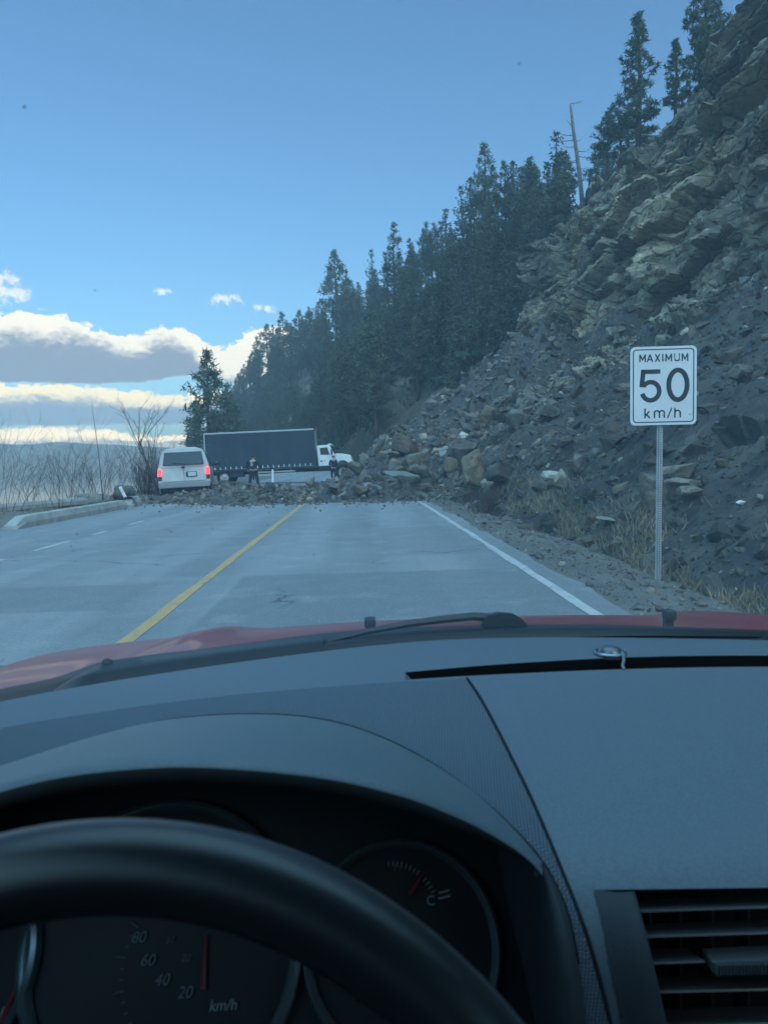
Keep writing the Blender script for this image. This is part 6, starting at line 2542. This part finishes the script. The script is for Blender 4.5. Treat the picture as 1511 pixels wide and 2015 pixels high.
# passenger-side wiper resting along the glass; its blade, arm and pivot
q = MB()
bl_t = scurve([(528, 1291), (560, 1280), (640, 1264), (760, 1249), (900, 1240), (1040, 1234), (1200, 1231), (1300, 1233), (1400, 1240), (1511, 1246)])
bl_b = scurve([(528, 1297), (600, 1294), (760, 1277), (900, 1264), (1040, 1256), (1200, 1252), (1300, 1251), (1400, 1252), (1511, 1253)])
rows_ = []
for x in np.linspace(529, 1500, 60):
    t3, b3 = cw(x, bl_t(x), .055), cw(x, bl_b(x), .018)
    m3 = t3.lerp(b3, .45) + Vector((0, -.006, .004))
    rows_.append([t3 + Vector((0, .012, -.006)), t3, m3, b3, b3 + Vector((0, .010, -.004))])
nA = len(rows_)
q.add([p for r_ in rows_ for p in r_], [(5 * i + k, 5 * i + 5 + k, 5 * i + 6 + k, 5 * i + 1 + k) for i in range(nA - 1) for k in range(4)] + [(0, 1, 2, 3, 4), tuple(5 * (nA - 1) + k for k in (4, 3, 2, 1, 0))])
wip = part_mb(q, 'wiper', M_wiper, None, True, 40)
q = MB()
q.tube([cw(640, 1264, .062), cw(720, 1243, .075), cw(800, 1228, .085), cw(870, 1219, .088), cw(930, 1213, .09), cw(965, 1215, .09)], [.0028, .0042, .005, .0056, .006, .006], 8)
part_mb(q, 'wiper_arm', M_wiper, wip, True)
q = MB()
ol = [(946, 1231), (958, 1212), (985, 1207), (1012, 1209), (1028, 1219), (1038, 1231), (1030, 1240), (955, 1240)]
fr = [cw(x, y, .082) for x, y in ol]
bk = [p + Vector((0, .022, -.002)) for p in fr]
q.add(fr + bk, [tuple(range(8))[::-1], tuple(range(8, 16))] + [(i, (i + 1) % 8, 8 + (i + 1) % 8, 8 + i) for i in range(8)])
pv = part_mb(q, 'wiper_pivot', M_wiper, wip)
for (x, y) in ((985, 1217), (1012, 1221)):
    q = MB()
    q.lathe([(.0001, .0), (.0035, 0), (.0035, .003), (.0001, .003)], Matrix.Translation(cw(x, y, .0795)) @ Matrix.Rotation(R(90), 4, 'X'), 10)
    part_mb(q, 'pivot_bolt', M_cowl, pv)
# driver-side wiper: blade end and its cap at the left
q = MB()
lt = scurve([(108, 1357), (150, 1330), (200, 1306), (260, 1297), (420, 1276), (640, 1249)])
lb = scurve([(108, 1360), (200, 1346), (300, 1329), (420, 1310), (640, 1282)])
rows_ = []
for x in np.linspace(109, 636, 40):
    t3, b3 = cw(x, lt(x), .072), cw(x, lb(x), .022)
    m3 = t3.lerp(b3, .4) + Vector((0, -.006, .002))
    rows_.append([t3 + Vector((0, .012, -.008)), t3, m3, b3])
nA = len(rows_)
q.add([p for r_ in rows_ for p in r_], [(4 * i + k, 4 * i + 4 + k, 4 * i + 5 + k, 4 * i + 1 + k) for i in range(nA - 1) for k in range(3)] + [(0, 1, 2, 3), tuple(4 * (nA - 1) + k for k in (3, 2, 1, 0))])
w2 = part_mb(q, 'wiper', M_wiper, None, True, 40)
q = MB()
p = cw(212, 1306, .07)
q.lathe([(.0001, -.004), (.006, -.004), (.0065, .0), (.006, .004), (.0001, .005)], Matrix.Translation(p) @ Matrix.Rotation(R(70), 4, 'X'), 14)
part_mb(q, 'wiper_cap', M_wiper, w2, True)

# ---- the cabin round the camera: roof, pillars, doors, rear, so daylight comes in by the windows only
XL, XR = HC - .72, HC + .72
q = MB()
hdr_y, hdr_z = .27, 1.50
Gr = []
for x in np.linspace(-1, 1, 17):
    X = HC + x * .60
    c_ = .045 * (1 - x * x)
    Gr.append([(X, hdr_y - .06 * x * x, hdr_z + c_ - .02), (X, .0, hdr_z + .05 + c_), (X, -.8, hdr_z + .07 + c_), (X, -1.5, hdr_z + .03 + c_), (X, -1.9, hdr_z - .06 + c_)])
Gr = np.array(Gr)
part('roof_lining', grid_mesh('roof_lining', Gr, True), M_headliner)
part('roof', grid_mesh('roof', Gr + np.array([0, 0, .03]), True), M_red)
dz_ = lambda px: dash(px, Ffar(px))
for sx in (-1, 1):
    px_ = -420 if sx < 0 else 2200
    base_ = dz_(px_)
    topc = Vector((HC + sx * .60, hdr_y - .06, hdr_z - .02))
    foot_ = Vector((HC + sx * .74, base_.y + .05 if sx < 0 else base_.y + .02, 1.0))
    q = MB()
    q.tube([foot_, foot_.lerp(topc, .5) + Vector((0, .02, .03)), topc], [.045, .04, .035], 10)
    part_mb(q, 'windscreen_pillar', M_headliner, None, True)
    X = HC + sx * .74
    q = MB()
    q.box((X, -.35, .72), (.08, 2.0, .76), None, .02)
    part_mb(q, 'door_panel', M_carpet)
    for y in (-.62, -1.75):
        q = MB()
        q.tube([(X, y, .95), (HC + sx * .60, y + .02, hdr_z + .03)], .05, 8)
        part_mb(q, 'door_pillar', M_headliner, None, True)
q = MB()
q.box((HC, -1.75, .85), (1.46, .12, 1.10), None, .04)  # unseen; back raised to close off light from the rear window
part_mb(q, 'rear_seat', M_carpet)
q = MB()
q.box((HC, -.2, .33), (1.5, 3.0, .05))
part_mb(q, 'cabin_floor', M_carpet)
for X in (HC - .37, HC + .37):
    q = MB()
    q.box((X, -.55, .85), (.50, .14, .72), Euler((R(-14), 0, 0)), .06)
    q.box((X, -.75, 1.30), (.26, .09, .18), Euler((R(-10), 0, 0)), .04)
    q.box((X, -.25, .50), (.50, .52, .16), Euler((R(6), 0, 0)), .05)
    part_mb(q, 'seat', M_carpet, None, True)
for sx in (-1, 1):  # unseen side panels added to cut the light from behind
    q = MB()
    q.box((HC + sx * .70, -1.22, 1.16), (.06, 1.05, .52), None, .02)
    part_mb(q, 'rear_light_block', M_carpet)
# ================================================================== DUSTY WINDSCREEN AND AIR
def volume_mat(name, col, dens, aniso):
    m = bpy.data.materials.new(name)
    m.use_nodes = True
    g = NT(m.node_tree)
    v = g.n('ShaderNodeVolumePrincipled')
    v.inputs['Color'].default_value = (*col, 1)
    v.inputs['Density'].default_value = dens
    v.inputs['Anisotropy'].default_value = aniso
    g.l(v.outputs[0], g.n('ShaderNodeOutputMaterial').inputs['Volume'])
    return m


# the windscreen is a 5 mm pane whose film of dust scatters daylight, so everything outside is veiled
bot = []
xsW = np.linspace(-420, 2200, 40)
for x in xsW:
    p = dash(x, Ffar(x))
    bot.append(p + Vector((0, .030, .004)))
TT_ = 0.005
rowsW = []
for i, p in enumerate(bot):
    f = i / (len(bot) - 1)
    X = HC - .60 + 1.20 * f
    x_ = (X - HC) / .6
    t = Vector((X, .27 - .06 * x_ * x_ + .004, 1.48 + .045 * (1 - x_ * x_)))
    col_ = []
    for k in range(9):
        s_ = k / 8
        c_ = p.lerp(t, s_)
        c_ = c_ + Vector((0, .018, .030)) * math.sin(math.pi * s_)
        col_.append(c_)
    rowsW.append(col_)
A = np.array([[v[:] for v in c_] for c_ in rowsW])
nrm = np.cross(np.gradient(A, axis=0), np.gradient(A, axis=1))
nrm /= np.linalg.norm(nrm, axis=-1, keepdims=True)
if nrm[20, 4, 1] < 0:
    nrm = -nrm
B = A + nrm * TT_
nu, nv = A.shape[:2]
V = np.concatenate([A.reshape(-1, 3), B.reshape(-1, 3)])
f1 = grid_faces(nu, nv)
f2 = f1[:, ::-1] + nu * nv
sd = []
for i in range(nu - 1):
    for j in (0, nv - 1):
        a_, b_ = i * nv + j, (i + 1) * nv + j
        q4 = (a_, b_, b_ + nu * nv, a_ + nu * nv)
        sd.append(q4 if j else q4[::-1])
for j in range(nv - 1):
    for i in (0, nu - 1):
        a_, b_ = i * nv + j, i * nv + j + 1
        q4 = (a_, b_, b_ + nu * nv, a_ + nu * nv)
        sd.append(q4[::-1] if i else q4)
me = mesh('windscreen', V, [tuple(f) for f in f1] + [tuple(f) for f in f2] + sd, False)
bm = bmesh.new()
bm.from_mesh(me)
bmesh.ops.recalc_face_normals(bm, faces=bm.faces[:])
bm.to_mesh(me)
bm.free()
scr_o = part('windscreen', me, volume_mat('dusty_glass', (0.58, 0.84, 1.0), 12.5, 0.2))

hz_ = obj('haze', None, None) if False else None
q = MB()
q.box((0, 0, 0), (2640, 2640, 98))
q.v = [v + Vector((0, 0, 29)) for v in q.v]        # from -20 m to 78 m
ho = q.build('haze', volume_mat('valley_haze', (0.88, 0.95, 1.0), 5.5e-4, 0.2), None, False, kind='stuff', label='thin bluish valley haze')

# specks of dirt stuck to the glass
rs_ = random.Random(31)
q = MB()
for _ in range(34):
    i, j = rs_.uniform(2, nu - 3), rs_.uniform(.4, nv - 2.2)
    a_ = Vector(B[int(i), int(j)]).lerp(Vector(B[int(i) + 1, int(j) + 1]), rs_.random())
    n_ = Vector(nrm[int(i), int(j)])
    t_ = n_.orthogonal().normalized()
    b_ = n_.cross(t_)
    r_ = rs_.uniform(.0004, .0010)
    pts = [a_ + n_ * .0004 + (t_ * math.cos(k * 1.047) * rs_.uniform(.7, 1.4) + b_ * math.sin(k * 1.047)) * r_ for k in range(6)]
    q.add(pts + [a_ + n_ * (.0004 + r_ * .6)], [(k, (k + 1) % 6, 6) for k in range(6)] + [tuple(range(6))[::-1]])
sp_o = part_mb(q, 'dirt_specks', mat('dried_dirt', (.55, .58, .6), .9), scr_o)
sp_o['kind'] = 'stuff'
